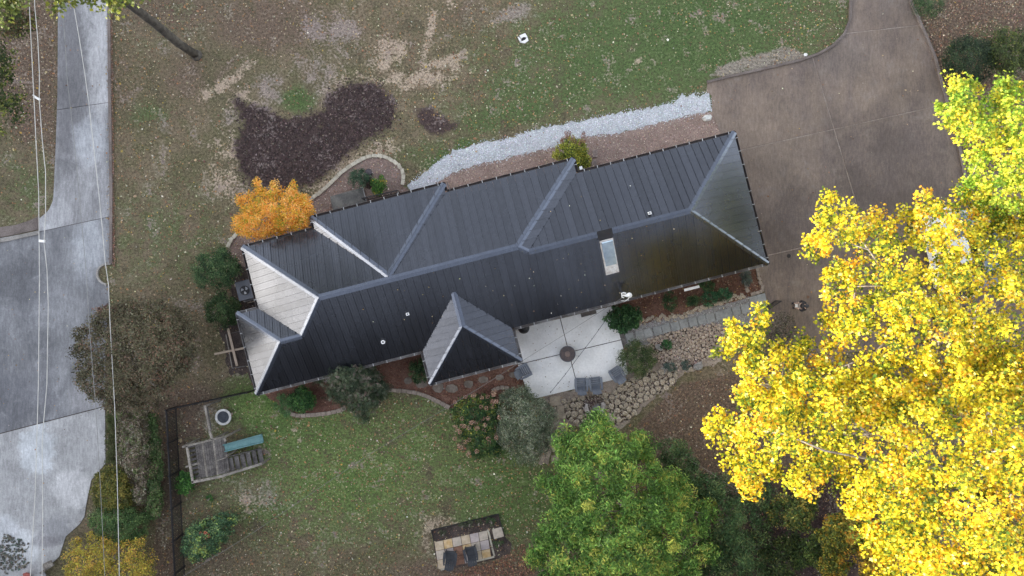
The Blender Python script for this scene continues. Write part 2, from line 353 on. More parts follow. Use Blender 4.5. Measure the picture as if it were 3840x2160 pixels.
def scatter(name, C, size, kind, colors, tilt=.6, rng=rg, outward=None):
    """one mesh holding a leaf at each row of C; tilt 0 = lying flat, 1 = any direction"""
    v, f = leafshape(kind); n = len(C)
    size = np.broadcast_to(size, n)
    if kind == 'tri':
        yaw = rng.uniform(0, 2*np.pi, n); lean = rng.normal(0, .5, n)
        ax = np.stack([np.cos(yaw), np.sin(yaw), 0*yaw], 1); up = np.stack([-np.sin(yaw)*np.sin(lean), np.cos(yaw)*np.sin(lean), np.cos(lean)], 1)
        Z = np.cross(ax, up)
    else:
        Z = np.stack([rng.normal(0, tilt, n), rng.normal(0, tilt, n), np.full(n, 1.)], 1)
        if outward is not None: Z = Z+outward
        Z /= np.linalg.norm(Z, axis=1)[:, None]
        yaw = rng.uniform(0, 2*np.pi, n); r_ = np.stack([np.cos(yaw), np.sin(yaw), rng.normal(0, .3, n)], 1)
        ax = np.cross(r_, Z); ax /= np.linalg.norm(ax, axis=1)[:, None]; up = np.cross(Z, ax)
    VV = C[:, None, :]+size[:, None, None]*(v[None, :, 0, None]*ax[:, None, :]+v[None, :, 1, None]*up[:, None, :]+v[None, :, 2, None]*Z[:, None, :])
    FF = f[None]+(np.arange(n)*len(v))[:, None, None]
    return bigmesh(name, VV.reshape(-1, 3), FF.reshape(-1, 3), {'col': np.repeat(colors, len(v), 0)})
def pick(pal, n, rng=rg, jit=.18, idx=None):
    cols = np.array([c_[:3] for c_ in pal]); w = np.array([c_[3] for c_ in pal], float); w /= w.sum()
    i = rng.choice(len(pal), n, p=w) if idx is None else idx
    c_ = cols[i]*np.exp(rng.normal(0, jit, n))[:, None]*np.exp(rng.normal(0, .06, (n, 3))); return np.clip(c_, .003, .95)

def stones_mesh(name, C, size, cols, rng=rg):          # many small low stones, six-sided blobs
    v = np.array([(1, 0, 0), (.5, .86, 0), (-.5, .86, 0), (-1, 0, 0), (-.5, -.86, 0), (.5, -.86, 0), (.1, .1, .55)]); f = np.array([(0, 1, 6), (1, 2, 6), (2, 3, 6), (3, 4, 6), (4, 5, 6), (5, 0, 6)])
    n = len(C); size = np.broadcast_to(size, n); yaw = rng.uniform(0, 6.28, n); jx = v[None]*rng.uniform(.65, 1.15, (n, 7, 1))
    jx = jx*np.stack([np.ones(n), rng.uniform(.6, 1, n), np.ones(n)], 1)[:, None, :]
    c_, s_ = np.cos(yaw)[:, None], np.sin(yaw)[:, None]
    X = jx[:, :, 0]*c_-jx[:, :, 1]*s_; Y = jx[:, :, 0]*s_+jx[:, :, 1]*c_
    VV = C[:, None, :]+size[:, None, None]*np.stack([X, Y, jx[:, :, 2]], 2)
    return bigmesh(name, VV.reshape(-1, 3), (f[None]+(np.arange(n)*7)[:, None, None]).reshape(-1, 3), {'col': np.repeat(cols, 7, 0)})
def worldpts(x, y, z): s = (H-z)/F; return np.stack([(x-1920)*s, (1080-y)*s, np.broadcast_to(z, np.shape(x))], 1)
STONE = leafmat("pebble", 0, .85)

# ------------------------------------------------------------------ driveways, kerbs, patio, beds
def drivemat(name, c1, c2, c3, s1=.3, rf=.8, stains=()):
    m, t, p, o = newmat(name); co = N(t, "ShaderNodeTexCoord").outputs['Object']
    mp0 = N(t, 'ShaderNodeMapping'); mp0.inputs['Scale'].default_value = (1.7, .45, 1); mp0.inputs['Rotation'].default_value = (0, 0, .12); t.links.new(co, mp0.inputs[0])
    a = noise(t, mp0.outputs[0], s1*1.6, 9, .72, .3); g2 = noise(t, mp0.outputs[0], 5, 6, .75); b_ = noise(t, co, s1*4, 7, .7, .5); f = noise(t, co, 14, 5, .7); g = noise(t, co, s1*1.7, 4, .5)
    c = mixc(t, ramp(t, a, .36, .64), c1, c2); c = mixc(t, ramp(t, b_, .50, .70, 0, .5), c, c3)
    for (cx, cy, rx, ry, col_, am, hard) in stains:
        mp = N(t, "ShaderNodeMapping", vector_type='TEXTURE'); w0 = P(cx, cy); mp.inputs['Location'].default_value = (w0.x, w0.y, 0); mp.inputs['Scale'].default_value = (rx/64, ry/64, 1); t.links.new(co, mp.inputs[0])
        vl = N(t, "ShaderNodeVectorMath", operation='LENGTH'); t.links.new(mp.outputs[0], vl.inputs[0])
        d_ = math_(t, 'ADD', vl.outputs['Value'], math_(t, 'MULTIPLY', math_(t, 'SUBTRACT', b_, .5), 2.2)); c = mixc(t, ramp(t, d_, 1+hard, 1-hard, 0, am), c, col_)
    c = mixc(t, 1., c, math_to_col(t, ramp(t, g2, .34, .66, .84, 1.16)), 'MULTIPLY')
    c = mixc(t, 1., c, math_to_col(t, ramp(t, f, .25, .75, .84, 1.16)), 'MULTIPLY'); c = mixc(t, 1., c, math_to_col(t, ramp(t, g, .3, .7, .85, 1.12)), 'MULTIPLY')
    t.links.new(c, p.inputs['Base Color']); p.inputs['Roughness'].default_value = rf; p.inputs['Specular IOR Level'].default_value = .3; bump(t, p, f, .25, .008); return m
D_GREY = drivemat("grey_concrete", (.235, .23, .238), (.39, .385, .395), (.17, .167, .172), .22, stains=((265, 300, 62, 330, (.15, .145, .155), .75, .3), (380, 200, 40, 260, (.50, .49, .50), .6, .4), (340, 520, 60, 90, (.46, .47, .50), .6, .4)))
D_DARK = drivemat("court_concrete", (.155, .155, .165), (.24, .24, .25), (.33, .33, .34), .25, stains=((330, 930, 60, 120, (.40, .41, .43), .6, .4), (60, 1060, 120, 100, (.12, .12, .13), .6, .5), (330, 1500, 70, 60, (.42, .41, .42), .6, .4), (60, 1500, 140, 90, (.13, .13, .145), .5, .5)))
D_PALE = drivemat("pale_concrete", (.33, .325, .325), (.39, .385, .385), (.46, .45, .45), .35, stains=((140, 1690, 68, 100, (.56, .58, .60), .7, .22), (270, 1830, 70, 70, (.60, .59, .59), .7, .3), (20, 1990, 70, 60, (.58, .59, .61), .7, .3), (90, 2050, 70, 60, (.56, .57, .58), .7, .25), (210, 1985, 60, 50, (.24, .24, .25), .75, .4), (170, 2030, 50, 25, (.22, .21, .22), .7, .4)))
D_BRWN = drivemat("brown_concrete", (.145, .112, .096), (.190, .145, .115), (.205, .172, .152), .28, .7, stains=((2860, 560, 170, 190, (.215, .165, .130), .6, .5), (3350, 640, 240, 200, (.105, .082, .076), .6, .5), (2980, 900, 120, 160, (.115, .09, .083), .5, .5), (3150, 200, 120, 90, (.14, .115, .105), .5, .5)))
D_PATIO = M("patio_concrete", (.66, .65, .635), (.78, .77, .76), .5, 9, .8, .15, .006, fine=.07)
KERB = M("kerb", (.13, .105, .095), (.20, .165, .15), 1, 15, .9, .4, .01)
KERBL = M("kerb_pale", (.22, .205, .19), (.34, .315, .29), 1, 15, .9, .4, .01)
def arc(cx, cy, r, a0, a1, n): return [(cx+r*math.cos(R(a0+(a1-a0)*k/n)), cy+r*math.sin(R(a0+(a1-a0)*k/n))) for k in range(n+1)]
dl = pxpoly([(219, -300), (408, -300), (407, 300), (412, 720), (414, 990)]+arc(405, 1028, 39, -80, -265, 12)+[(408, 1072), (408, 1110), (397, 1300), (395, 1530), (397, 1738), (343, 1800), (325, 1890), (318, 1937), (300, 1965), (248, 2011), (224, 2086), (150, 2155), (60, 2300), (-300, 2300), (-300, 905), (0, 893), (149, 867)] +
            [(149, 820), (172, 800), (186, 785), (199, 755), (203, 720), (210, 560), (217, 360), (219, 15)])
q1, rest = split(dl, P(219, 412), P(407, 385)); 
if area(q1) and max(v[1] for v in q1) < max(v[1] for v in rest): q1, rest = rest, q1
q2, rest2 = split(rest, P(149, 869), P(407, 814))
if max(v[1] for v in q2) < max(v[1] for v in rest2): q2, rest2 = rest2, q2
q3, q4 = split(rest2, P(0, 1626), P(393, 1524), .05)
if max(v[1] for v in q3) < max(v[1] for v in q4): q3, q4 = q4, q3
ldrive = struct("left_driveway", mesh("left_driveway", [Vector((v[0], v[1], .008)) for v in dl], [tuple(range(len(dl)))]), SOIL)
for q, mt in ((q1, D_GREY), (q2, D_GREY), (q3, D_DARK), (q4, D_PALE)): prism(q, -.05, .04).build("slab", mt, ldrive)
# darker curved entry walk joining the court
struct("entry_walk", (lambda b_: mesh("entry_walk", b_.v, b_.f))(prism(pxpoly([(-300, 905), (-300, 885), (0, 852), (60, 844), (110, 828), (149, 811), (147, 860), (60, 880), (0, 890)]), -.04, .05)), KERB)
def kerb(name, label, pts, w, z1, mat): return tag(ribbon([P(*q_) for q_ in pts], w, -.05, z1).build(name, mat), label, 'kerb')
kerb("kerb", "dark rusty kerb along the right edge of the pale concrete drive", [(413, -200), (412, 60), (414, 300), (417, 500), (420, 720), (419, 988)], .15, .13, KERB)
kerb("kerb", "thin round stone kerb bulging into the concrete court", [(418, 990)]+arc(405, 1028, 38, -85, -262, 14)+[(398, 1072)], .09, .12, KERBL)
kerb("kerb", "straight pale timber kerb between the entry walk and the dark court", [(-100, 918), (12, 902), (60, 892), (150, 872)], .22, .14, KERBL)
# right driveway
dr = pxpoly([(3189, -300), (3189, 0), (3187, 75), (3165, 129), (3120, 174), (3065, 204), (2996, 229), (2896, 253), (2747, 286), (2652, 309), (2650, 345), (2668, 358), (2670, 422), (2693, 477), (2720, 560), (2700, 1010), (2842, 1000), (2858, 1060), (2866, 1090), (2872, 1120), (2880, 1160), (2870, 1260), (2940, 1290), (3100, 1330), (3400, 1300), (4000, 1250), (4000, 640), (3613, 646), (3595, 562), (3541, 363), (3501, 214), (3456, 109), (3407, 0), (3390, -300)])
rdrive = struct("right_driveway", mesh("right_driveway", [Vector((v[0], v[1], .008)) for v in dr], [tuple(range(len(dr)))]), M("joint_dust", (.24, .19, .16), (.36, .30, .26), .7, 12, .9, .3, .01, fine=.3))
pieces = [dr]
for a_, b_ in (((3188, 124), (3456, 94)), ((2775, 564), (3496, 402)), ((2890, 955), (3600, 795))):
    nx_ = []
    top = pieces[-1]; A_, B_ = split(top, P(*a_), P(*b_), .055)
    if sum(v[1] for v in A_)/len(A_) < sum(v[1] for v in B_)/len(B_): A_, B_ = B_, A_
    pieces = pieces[:-1]+[A_, B_]
fin = [pieces[0]]
for q in pieces[1:]: fin += [z_ for z_ in split(q, P(3048, 219), P(3250, 895), .075)]
for q in fin:
    if len(q) > 2 and abs(area(q)) > .5: prism(ccw(q), -.05, .03).build("slab", D_BRWN, rdrive)
# dusty worn line along the long joint
kerb("kerb", "long curved kerb between the green lawn and the brown drive", [(3188, -200), (3188, 0), (3186, 75), (3164, 129), (3119, 174), (3064, 204), (2995, 228), (2895, 252), (2747, 285), (2650, 309)], .14, .13, KERB)
kerb("kerb", "kerb along the far right edge of the brown drive beside leaf litter", [(3390, -300), (3409, 0), (3458, 109), (3503, 214), (3543, 363), (3597, 562), (3614, 650), (3640, 760)], .14, .13, KERB)

def bed(name, pts, mat, z, st=14, am=4, seed=3): return struct(name, (lambda b_: mesh(name, b_.v, b_.f))(prism(pxpoly(rough(pts, st, am, seed)), -.04, z)), mat)
MULCHR = M("red_mulch", (.135, .068, .048), (.215, .12, .088), 1.2, 22, .95, .9, .03, fine=.45)
MULCHB = M("brown_pebble_bed", (.20, .145, .122), (.27, .20, .17), 1.0, 22, .95, .9, .02, fine=.38)
WGRAV = M("white_gravel", (.40, .41, .43), (.50, .51, .53), 1.4, 26, .9, .8, .02, fine=.25)
GGRAV = M("grey_gravel", (.20, .19, .185), (.30, .285, .28), 1.5, 24, .9, .9, .02, fine=.4)
gravel_strip = [(1530, 700), (1600, 643), (1650, 599), (1699, 569), (1774, 544), (1848, 529), (1918, 517), (1988, 492), (2072, 474), (2171, 455), (2296, 430), (2445, 405), (2540, 380), (2556, 355), (2580, 372), (2600, 350), (2620, 362), (2658, 348), (2670, 412), (2623, 424), (2499, 454), (2300, 502), (2196, 511), (2072, 551), (1923, 586), (1774, 621), (1699, 645), (1630, 690), (1600, 720), (1560, 740)]
pebble_bed = [(1600, 720), (1630, 688), (1699, 643), (1774, 619), (1923, 584), (2072, 549), (2196, 509), (2300, 500), (2499, 452), (2623, 422), (2672, 420), (2698, 480), (2740, 560), (2300, 760), (1700, 860), (1640, 800)]
bed("pebble_bed", pebble_bed, MULCHB, .012, 20, 3, 4)
bed("gravel_strip", gravel_strip, WGRAV, .022, 11, 3.2, 5)
north_bed = [(850, 950), (870, 892), (920, 820), (1000, 780), (1125, 763), (1160, 752), (1197, 726), (1232, 696), (1277, 651), (1317, 621), (1361, 596), (1411, 585), (1456, 595), (1496, 622), (1513, 650), (1510, 700), (1560, 740), (1500, 860), (1100, 960), (900, 1000)]
bed("planting_bed", north_bed, MULCHB, .014, 20, 2, 6)
south_bed = [(940, 1440), (1000, 1400), (1560, 1250), (1960, 1250), (1975, 1440), (1990, 1490), (1900, 1510), (1790, 1500), (1689, 1530), (1655, 1512), (1615, 1492), (1570, 1474), (1520, 1467), (1451, 1464), (1380, 1480), (1297, 1529), (1232, 1551), (1178, 1556), (1123, 1561), (1083, 1549), (1050, 1520)]
bed("mulch_bed", south_bed, MULCHR, .014, 20, 2, 7)
east_bed = [(2290, 1150), (2500, 1060), (2760, 990), (2842, 1000), (2862, 1075), (2860, 1090), (2780, 1125), (2690, 1150), (2560, 1185), (2380, 1225), (2330, 1235)]
bed("mulch_bed", east_bed, MULCHR, .014, 20, 2, 8)
west_soil = [(845, 940), (905, 920), (990, 1200), (1000, 1400), (950, 1460), (930, 1400), (860, 1400), (820, 1230), (860, 1180), (870, 1080)]
bed("bare_soil", west_soil, SOIL, .013, 16, 5, 9)
path_gravel = [(2315, 1235), (2560, 1180), (2860, 1100), (2880, 1150), (2860, 1200), (2700, 1240), (2560, 1265), (2440, 1290), (2345, 1300)]
bed("gravel_path", path_gravel, GGRAV, .018, 14, 3, 10)
bed("gravel_bed", [(2030, 1485), (2160, 1450), (2345, 1400), (2350, 1330), (2430, 1280), (2720, 1220), (2720, 1290), (2690, 1370), (2560, 1400), (2540, 1430), (2440, 1500), (2340, 1600), (2240, 1620), (2110, 1590), (2080, 1640), (2060, 1740), (2010, 1740), (2030, 1600)], M("tan_gravel", (.20, .16, .13), (.32, .265, .22), 1.5, 22, .9, .9, .02, fine=.45), .010, 14, 6, 12)

# scattered pebbles / grit on those beds
def pebbles(name, poly, n, smin, smax, pal, z, host=None, jit=.2, label=None, cat=None):
    x, y = sample(poly, n); C = worldpts(x+rg.normal(0, 7, n), y+rg.normal(0, 7, n), np.full(n, z)); s_ = rg.uniform(smin, smax, n)
    o = put(name, stones_mesh(name, C, s_, pick(pal, n, jit=jit)), STONE); tag(o, label, cat, kind='stuff'); return o
pebbles("gravel", gravel_strip, 9000, .018, .04, [(.48, .49, .51, 3), (.60, .61, .63, 2), (.30, .31, .33, 1)], .022, label="white crushed gravel spread in the strip beyond the house", cat="gravel")
pebbles("gravel", pebble_bed, 9000, .02, .045, [(.30, .21, .17, 3), (.20, .13, .11, 2), (.45, .36, .30, 1)], .012, label="brown pebbles between the white gravel and the roof edge", cat="gravel")
pebbles("gravel", north_bed, 4000, .02, .045, [(.28, .18, .15, 3), (.18, .12, .10, 2), (.48, .40, .36, .8)], .014, label="reddish pebbles in the bed inside the curved block edging", cat="gravel")
pebbles("gravel", path_gravel, 4000, .015, .035, [(.30, .29, .29, 3), (.42, .41, .41, 1), (.18, .17, .16, 1)], .018, label="grey gravel around the square stepping stones", cat="gravel")
def chips(name, poly, n, s0, s1_, pal, z, label, cat, tilt=.35):
    x, y = sample(poly, n); C = worldpts(x, y, rg.uniform(z, z+.03, n))
    o = put(name, scatter(name, C, rg.uniform(s0, s1_, n), 'flat', pick(pal, n), tilt), LITTER); return tag(o, label, cat, kind='stuff')
chips("mulch", south_bed, 5000, .04, .11, [(.22, .10, .07, 3), (.14, .07, .05, 2), (.34, .20, .14, .6)], .018, "red bark mulch in the bed along the near side of the house", "mulch")
xd, yd = sample(DARKP, 9000); xd = xd+rg.normal(0, 16, 9000); yd = yd+rg.normal(0, 16, 9000); kd = ~inside(xd, yd, north_bed) & (np.sin(xd*.13)*np.sin(yd*.11)+rg.uniform(-.8, 1, 9000) > 0)
tag(put("mulch", scatter("mulch", worldpts(xd[kd], yd[kd], .02+0*xd[kd]), rg.uniform(.06, .15, kd.sum()), 'flat', pick([(.055, .038, .036, 4), (.09, .06, .055, 2), (.20, .15, .13, .5)], kd.sum()), .4), LITTER), "dark mulch chips spread over the bare patch on the upper lawn", "mulch", kind='stuff')
chips("mulch", east_bed, 3000, .04, .10, [(.20, .10, .07, 3), (.12, .065, .05, 2), (.34, .22, .15, .5)], .018, "red bark mulch in the bed beside the stepping stone path", "mulch")

# ------------------------------------------------------------------ fallen leaves and grass
def in_px(x, y, polys): 
    r = np.zeros(x.shape, bool)
    for q in polys: r |= inside(x, y, q)
    return r
LD = [(219, -60), (410, -60), (414, 990), (366, 1030), (408, 1072), (397, 1738), (318, 1937), (150, 2155), (60, 2300), (-60, 2300), (-60, 880), (149, 820), (186, 785), (203, 720)]
RD = [(3189, -60), (3189, 0), (3187, 75), (3120, 174), (2996, 229), (2747, 286), (2648, 309), (2670, 422), (2720, 560), (2842, 1000), (2880, 1160), (2870, 1260), (3100, 1330), (4000, 1250), (4000, 640), (3613, 646), (3541, 363), (3407, 0), (3390, -60)]
HOUSE = [(909, 925), (1165, 853), (1163, 815), (1667, 681), (1680, 716), (2152, 591), (2166, 643), (2750, 492), (2887, 990), (1930, 1233), (1956, 1355), (1612, 1445), (1582, 1325), (961, 1482), (892, 1172), (961, 1153)]
PATIO = [(1900, 1243), (2293, 1149), (2337, 1308), (2352, 1400), (2305, 1422), (2012, 1492), (1984, 1489)]
NOGO = [HOUSE, PATIO]
def gridval(arr, x, y):
    i = np.clip(np.searchsorted(gx, (x-1920)/64.), 0, Wd-1); j = np.clip(np.searchsorted(gy, (1080-y)/64.), 0, Hd-1); return arr[j, i]
n = 95000; x = rg.uniform(-40, 3880, n); y = rg.uniform(-40, 2200, n)
dens = .35+.5*gridval(m_dirt, x, y)+.35*np.sin(x*.004+1)*np.sin(y*.005)+.15*(gridval(m_green, x, y) > .6)-.5*gridval(m_dark, x, y)
dens = np.where((y > 1500) & (x < 2100) & (x > 650), dens+.4, dens)
dens = np.where((x > 430) & (x < 760) & (y < 900), dens+.2, dens); dens = np.where((x > 2900) & (x < 3190) & (y < 280), dens+.4, dens)
bedd = in_px(x, y, [pebble_bed, gravel_strip, south_bed, path_gravel]); dens = np.where(bedd, .05, dens)
onroad = in_px(x, y, [LD, RD]); dens = np.where(onroad, .018, dens)
edge = (edge_dist(x, y, LD) < 13) & (x > 390) & (y < 1100); dens = np.where(edge, 1.0, dens)
keep = (rg.uniform(0, 1, n) < dens) & ~in_px(x, y, NOGO)
x, y = x[keep], y[keep]; n = len(x); z = np.where(in_px(x, y, [LD, RD]), .05, .03)
C = worldpts(x, y, z); sz = np.exp(rg.normal(np.log(.068), .36, n))
pal = [(.40, .31, .19, 3), (.56, .49, .34, 1.3), (.32, .17, .09, 4), (.17, .10, .07, 4), (.66, .62, .5, .35), (.44, .30, .08, .8)]
tag(put("fallen_leaves", scatter("fallen_leaves", C, sz, 'flat', pick(pal, n), .28), LITTER), "dry tan and yellow leaves fallen all over the lawns", "fallen leaves", kind='stuff')
xp, yp = sample([(1990, 1240), (2290, 1165), (2345, 1395), (2020, 1480)], 70); tag(put('fallen_leaves', scatter('fallen_leaves', worldpts(xp, yp, .1+0*xp), rg.uniform(.04, .09, 70), 'flat', pick([(.20, .12, .08, 3), (.36, .24, .12, 2), (.10, .08, .06, 1)], 70), .3), LITTER), 'a few small brown leaves lying on the white patio', 'fallen leaves', kind='stuff')
n = 60000; x = rg.uniform(-40, 3880, n); y = rg.uniform(-40, 2200, n)
g_ = gridval(m_green, x, y); dk = gridval(m_dark, x, y); ds = gridval(m_dust, x, y)
keep = ~in_px(x, y, NOGO+[LD, RD, gravel_strip, pebble_bed, south_bed, east_bed, path_gravel, north_bed]) & (rg.uniform(0, 1, n) < .30+.7*np.clip(g_, 0, 1)-.9*dk-.4*ds-.35*gridval(m_dirt, x, y))
x, y, g_ = x[keep], y[keep], g_[keep]; n = len(x)
C = worldpts(np.repeat(x, 3)+rg.normal(0, 2.2, 3*n), np.repeat(y, 3)+rg.normal(0, 2.2, 3*n), np.zeros(3*n))
g3 = np.repeat(np.clip(g_, 0, 1), 3)[:, None]
cg = (np.array([.135, .125, .065])*(1-g3)+np.array([.088, .175, .045])*g3)*np.exp(rg.normal(0, .42, (3*n, 1)))
tag(put("grass_tufts", scatter("grass_tufts", C, rg.uniform(.05, .11, 3*n), 'tri', cg), LITTER), "short patchy grass growing on the lawns around the house", "grass", kind='stuff')

# ------------------------------------------------------------------ the house
EZ = 2.75
house = thing("house", "long single storey house under a dark standing seam metal roof", "house", (0, 0, 0))
WALLM = M("brick_wall", (.22, .13, .10), (.30, .19, .15), 2, 18, .9, .4, .01)
wp = [(-14.5, -1.75), (-5.25, -1.75), (-5.25, -3.6), (-.85, -3.6), (-.85, -1.75), (13.45, -1.75), (13.45, 4.85), (4.6, 4.85), (4.6, 5.6), (-2.55, 5.6), (-2.55, 6.05), (-9.3, 6.05), (-9.3, 5.42), (-13.3, 5.42), (-13.3, 2.0), (-14.5, 2.0)]
def clampz(u, v): return 2.62
prism([UV(*q) for q in wp], -.1, 2.66).build("wall", WALLM, house)
for (u0, v0, u1, v1) in ((-12.5, -1.76, -11.2, -1.76), (-9, -1.76, -7.6, -1.76), (-4, -3.61, -2.2, -3.61), (1, -1.76, 3.4, -1.76), (6, -1.76, 7.4, -1.76), (10, -1.76, 11.4, -1.76), (-12.4, 5.43, -11, 5.43), (-7, 6.06, -5, 6.06), (0, 5.61, 1.6, 5.61), (7, 4.86, 8.6, 4.86), (11, 4.86, 12.2, 4.86)):
    b = B(); a_, b2 = UV(u0, v0, 1.6), UV(u1, v1, 1.6); fr = B().bar(a_, b2, .10, 1.2).build("window", WHITE, house)
    B().bar(a_+(b2-a_)*.06, b2-(b2-a_)*.06, .13, 1.05).build("pane", BLACK, fr)
roof = put("roof", mesh("roof", [UV(-14, -2, 2.66), UV(13.4, -2, 2.66), UV(13.4, 5, 2.66), UV(-13, 5, 2.66)], [(0, 1, 2, 3)]), BLACK, house)
# facets: name, eave direction normal (pointing up-slope, in uv), eave offset, slope, polygon, pitch pattern
def facet(nrm, off, k, poly, pan=.406, ribs=True, cut=.10):
    nu, nv_ = nrm; e = Vector((-nv_, nu))                       # e runs along the eave
    zf = lambda u, v: EZ+k*((u*nu+v*nv_)-off)
    poly = ccw([Vector((a, b, 0)) for a, b in poly])
    poly = clip(poly, Vector((nu, nv_))*(off+cut), (nu, nv_))
    ts = [p_[0]*e.x+p_[1]*e.y for p_ in poly]; t0 = math.floor(min(ts)/pan)*pan
    j = 0
    while t0+j*pan < max(ts):
        a = t0+j*pan; b = a+pan; j += 1
        q = clip(clip(poly, e*(a+.004), e), e*(b-.004), -e)
        if len(q) < 3 or abs(area(q)) < .004: continue
        q = ccw(q); bb = B()
        top = [UV(v[0], v[1], zf(v[0], v[1])+.03) for v in q]; bot = [w_-Vector((0, 0, .05)) for w_ in top]
        bb.hexa(bot, top)
        def rib(c0, w_, h_):
            s_ = clip(clip(q, e*(c0-w_/2), e), e*(c0+w_/2), -e)
            if len(s_) < 3 or abs(area(s_)) < .002: return
            s_ = ccw(s_); tt = [UV(v[0], v[1], zf(v[0], v[1])+.028+h_) for v in s_]; bt = [UV(v[0], v[1], zf(v[0], v[1])+.0305) for v in s_]; bb.hexa(bt, tt)
        rib(a+.028, .044, .05)
        if ribs: rib(a+pan/3+.012, .034, .020); rib(a+2*pan/3+.012, .034, .020)
        bb.build("roof_panel", ROOF, roof)
facet((0, 1), -2.213, .443, [(-14.97, -2.213), (13.9, -2.213), (9.99, 1.6), (1.31, 1.6), (.8, 2.0), (-9.8, 2.0), (-11.4, .30), (-12.57, .28)])
facet((1, 0), -13.74, .4746, [(-13.74, 5.86), (-9.8, 2.0), (-11.40, .30), (-13.74, 2.42)], .36)
facet((0, -1), -2.41, .521, [(-14.93, 2.41), (-13.74, 2.41), (-11.4, .29), (-12.57, .28)])
facet((1, 0), -14.93, .470, [(-14.93, -2.213), (-14.93, 2.41), (-12.57, .28)], .36)
facet((0, -1), -5.86, .4845, [(-13.74, 5.86), (-9.72, 5.86), (-6.0, 2.15), (-6.0, 2.0), (-9.8, 2.0)])
facet((1, 0), -9.72, .504, [(-9.72, 6.49), (-9.72, 5.86), (-6.05, 2.10), (-6.05, 2.25)], .36)
facet((0, -1), -6.49, .431, [(-9.72, 6.49), (-2.13, 6.49), (-6.05, 2.2)])
facet((-1, 0), 2.13, .472, [(-2.13, 6.49), (-2.13, 6.01), (-5.9, 2.08), (-6.05, 2.2)], .45)
facet((0, -1), -6.04, .463, [(-2.13, 6.04), (5.04, 6.04), (.8, 2.0), (-6.0, 2.0), (-5.9, 2.08)])
facet((-1, 0), -5.04, .441, [(5.04, 6.04), (5.04, 5.28), (1.31, 1.6), (.8, 2.0)], .45)
facet((0, -1), -5.28, .459, [(5.04, 5.28), (13.9, 5.28), (9.99, 1.6), (1.31, 1.6)], .406, False)
facet((-1, 0), -13.9, .432, [(13.9, 5.28), (13.9, -2.213), (9.99, 1.6)])
facet((1, 0), -5.66, .456, [(-5.66, -4.03), (-5.66, -2.213), (-3.03, .49), (-3.03, -1.32)], .36)
facet((-1, 0), .44, .463, [(-.44, -4.03), (-.44, -2.213), (-3.03, .49), (-3.03, -1.32)], .36)
facet((0, 1), -4.03, .443, [(-5.66, -4.03), (-.44, -4.03), (-3.03, -1.32)])
def cap(p_, q_, w_=.30, drop=.055, lift=.075):
    a, b = UV(*p_), UV(*q_); d = (b-a).normalized(); n_ = Vector((-d.y, d.x, 0)).normalized()*w_/2; up = Vector((0, 0, lift)); dn = Vector((0, 0, drop))
    def sec(c): return [c+up-dn-n_-Vector((0, 0, .02)), c+up-dn-n_, c+up-n_*.12, c+up+n_*.12, c+up-dn+n_, c+up-dn+n_-Vector((0, 0, .02))]
    B().hexa(sec(a), sec(b)).build("ridge_cap", CAPM, roof)
ZA, ZB, ZC, ZD, ZE = 4.62, 4.44, 3.86, 4.60, 3.95
for a_, b_, w_ in (((-9.8, 2.0, ZA), (.8, 2.0, ZA), .34), ((.8, 2.0, ZA), (1.31, 1.6, ZB), .3), ((1.31, 1.6, ZB), (9.99, 1.6, ZB), .32), ((-13.7, 5.82, EZ+.02), (-9.8, 2.0, ZA), .34), ((-9.8, 2.0, ZA), (-11.4, .29, ZC), .32),
                   ((-11.4, .29, ZC), (-12.57, .28, ZC), .30), ((-14.9, 2.38, EZ+.02), (-12.57, .28, ZC), .32), ((-14.93, -2.18, EZ+.02), (-12.57, .28, ZC), .32), ((-9.68, 6.44, EZ+.02), (-6.05, 2.2, ZD), .32), ((-2.17, 6.44, EZ+.02), (-6.05, 2.2, ZD), .32),
                   ((5.0, 6.0, EZ+.02), (.8, 2.0, ZA), .32), ((13.85, 5.24, EZ+.02), (9.99, 1.6, ZB), .32), ((13.85, -2.17, EZ+.02), (9.99, 1.6, ZB), .26), ((-3.03, .55, ZE), (-3.03, -1.32, ZE), .34), ((-5.62, -3.99, EZ+.02), (-3.03, -1.32, ZE), .28), ((-.48, -3.99, EZ+.02), (-3.03, -1.32, ZE), .28)):
    cap(a_, b_, w_)
# gutters with white hangers
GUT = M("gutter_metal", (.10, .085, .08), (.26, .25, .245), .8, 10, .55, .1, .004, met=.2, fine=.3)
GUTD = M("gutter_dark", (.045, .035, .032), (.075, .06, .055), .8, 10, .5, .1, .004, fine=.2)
def gutter(a, b, mat):
    A_, B_ = UV(*a), UV(*b); d = (B_-A_).normalized(); n_ = Vector((d.y, -d.x, 0))      # n_ points outward for a counter-clockwise outline
    def sec(c): return [c-n_*.105+Vector((0, 0, z)) for z in ()] or [c-n_*.11+Vector((0, 0, EZ+.02)), c-n_*.11+Vector((0, 0, EZ-.11)), c+n_*.02+Vector((0, 0, EZ-.11)), c+n_*.045+Vector((0, 0, EZ+.03)), c+n_*.025+Vector((0, 0, EZ+.03)), c+n_*.005+Vector((0, 0, EZ-.095)), c-n_*.095+Vector((0, 0, EZ-.095)), c-n_*.095+Vector((0, 0, EZ+.02))]
    B().hexa(sec(A_), sec(B_)).build("gutter", mat, house)
    L = (B_-A_).length; k = max(1, int(L/.72))
    for i in range(k):
        c = A_+d*(L*(i+.5)/k); B().bar(c-n_*.11+Vector((0, 0, EZ+.045)), c+n_*.05+Vector((0, 0, EZ+.045)), .035, .02).build("gutter_bracket", HANG, house)
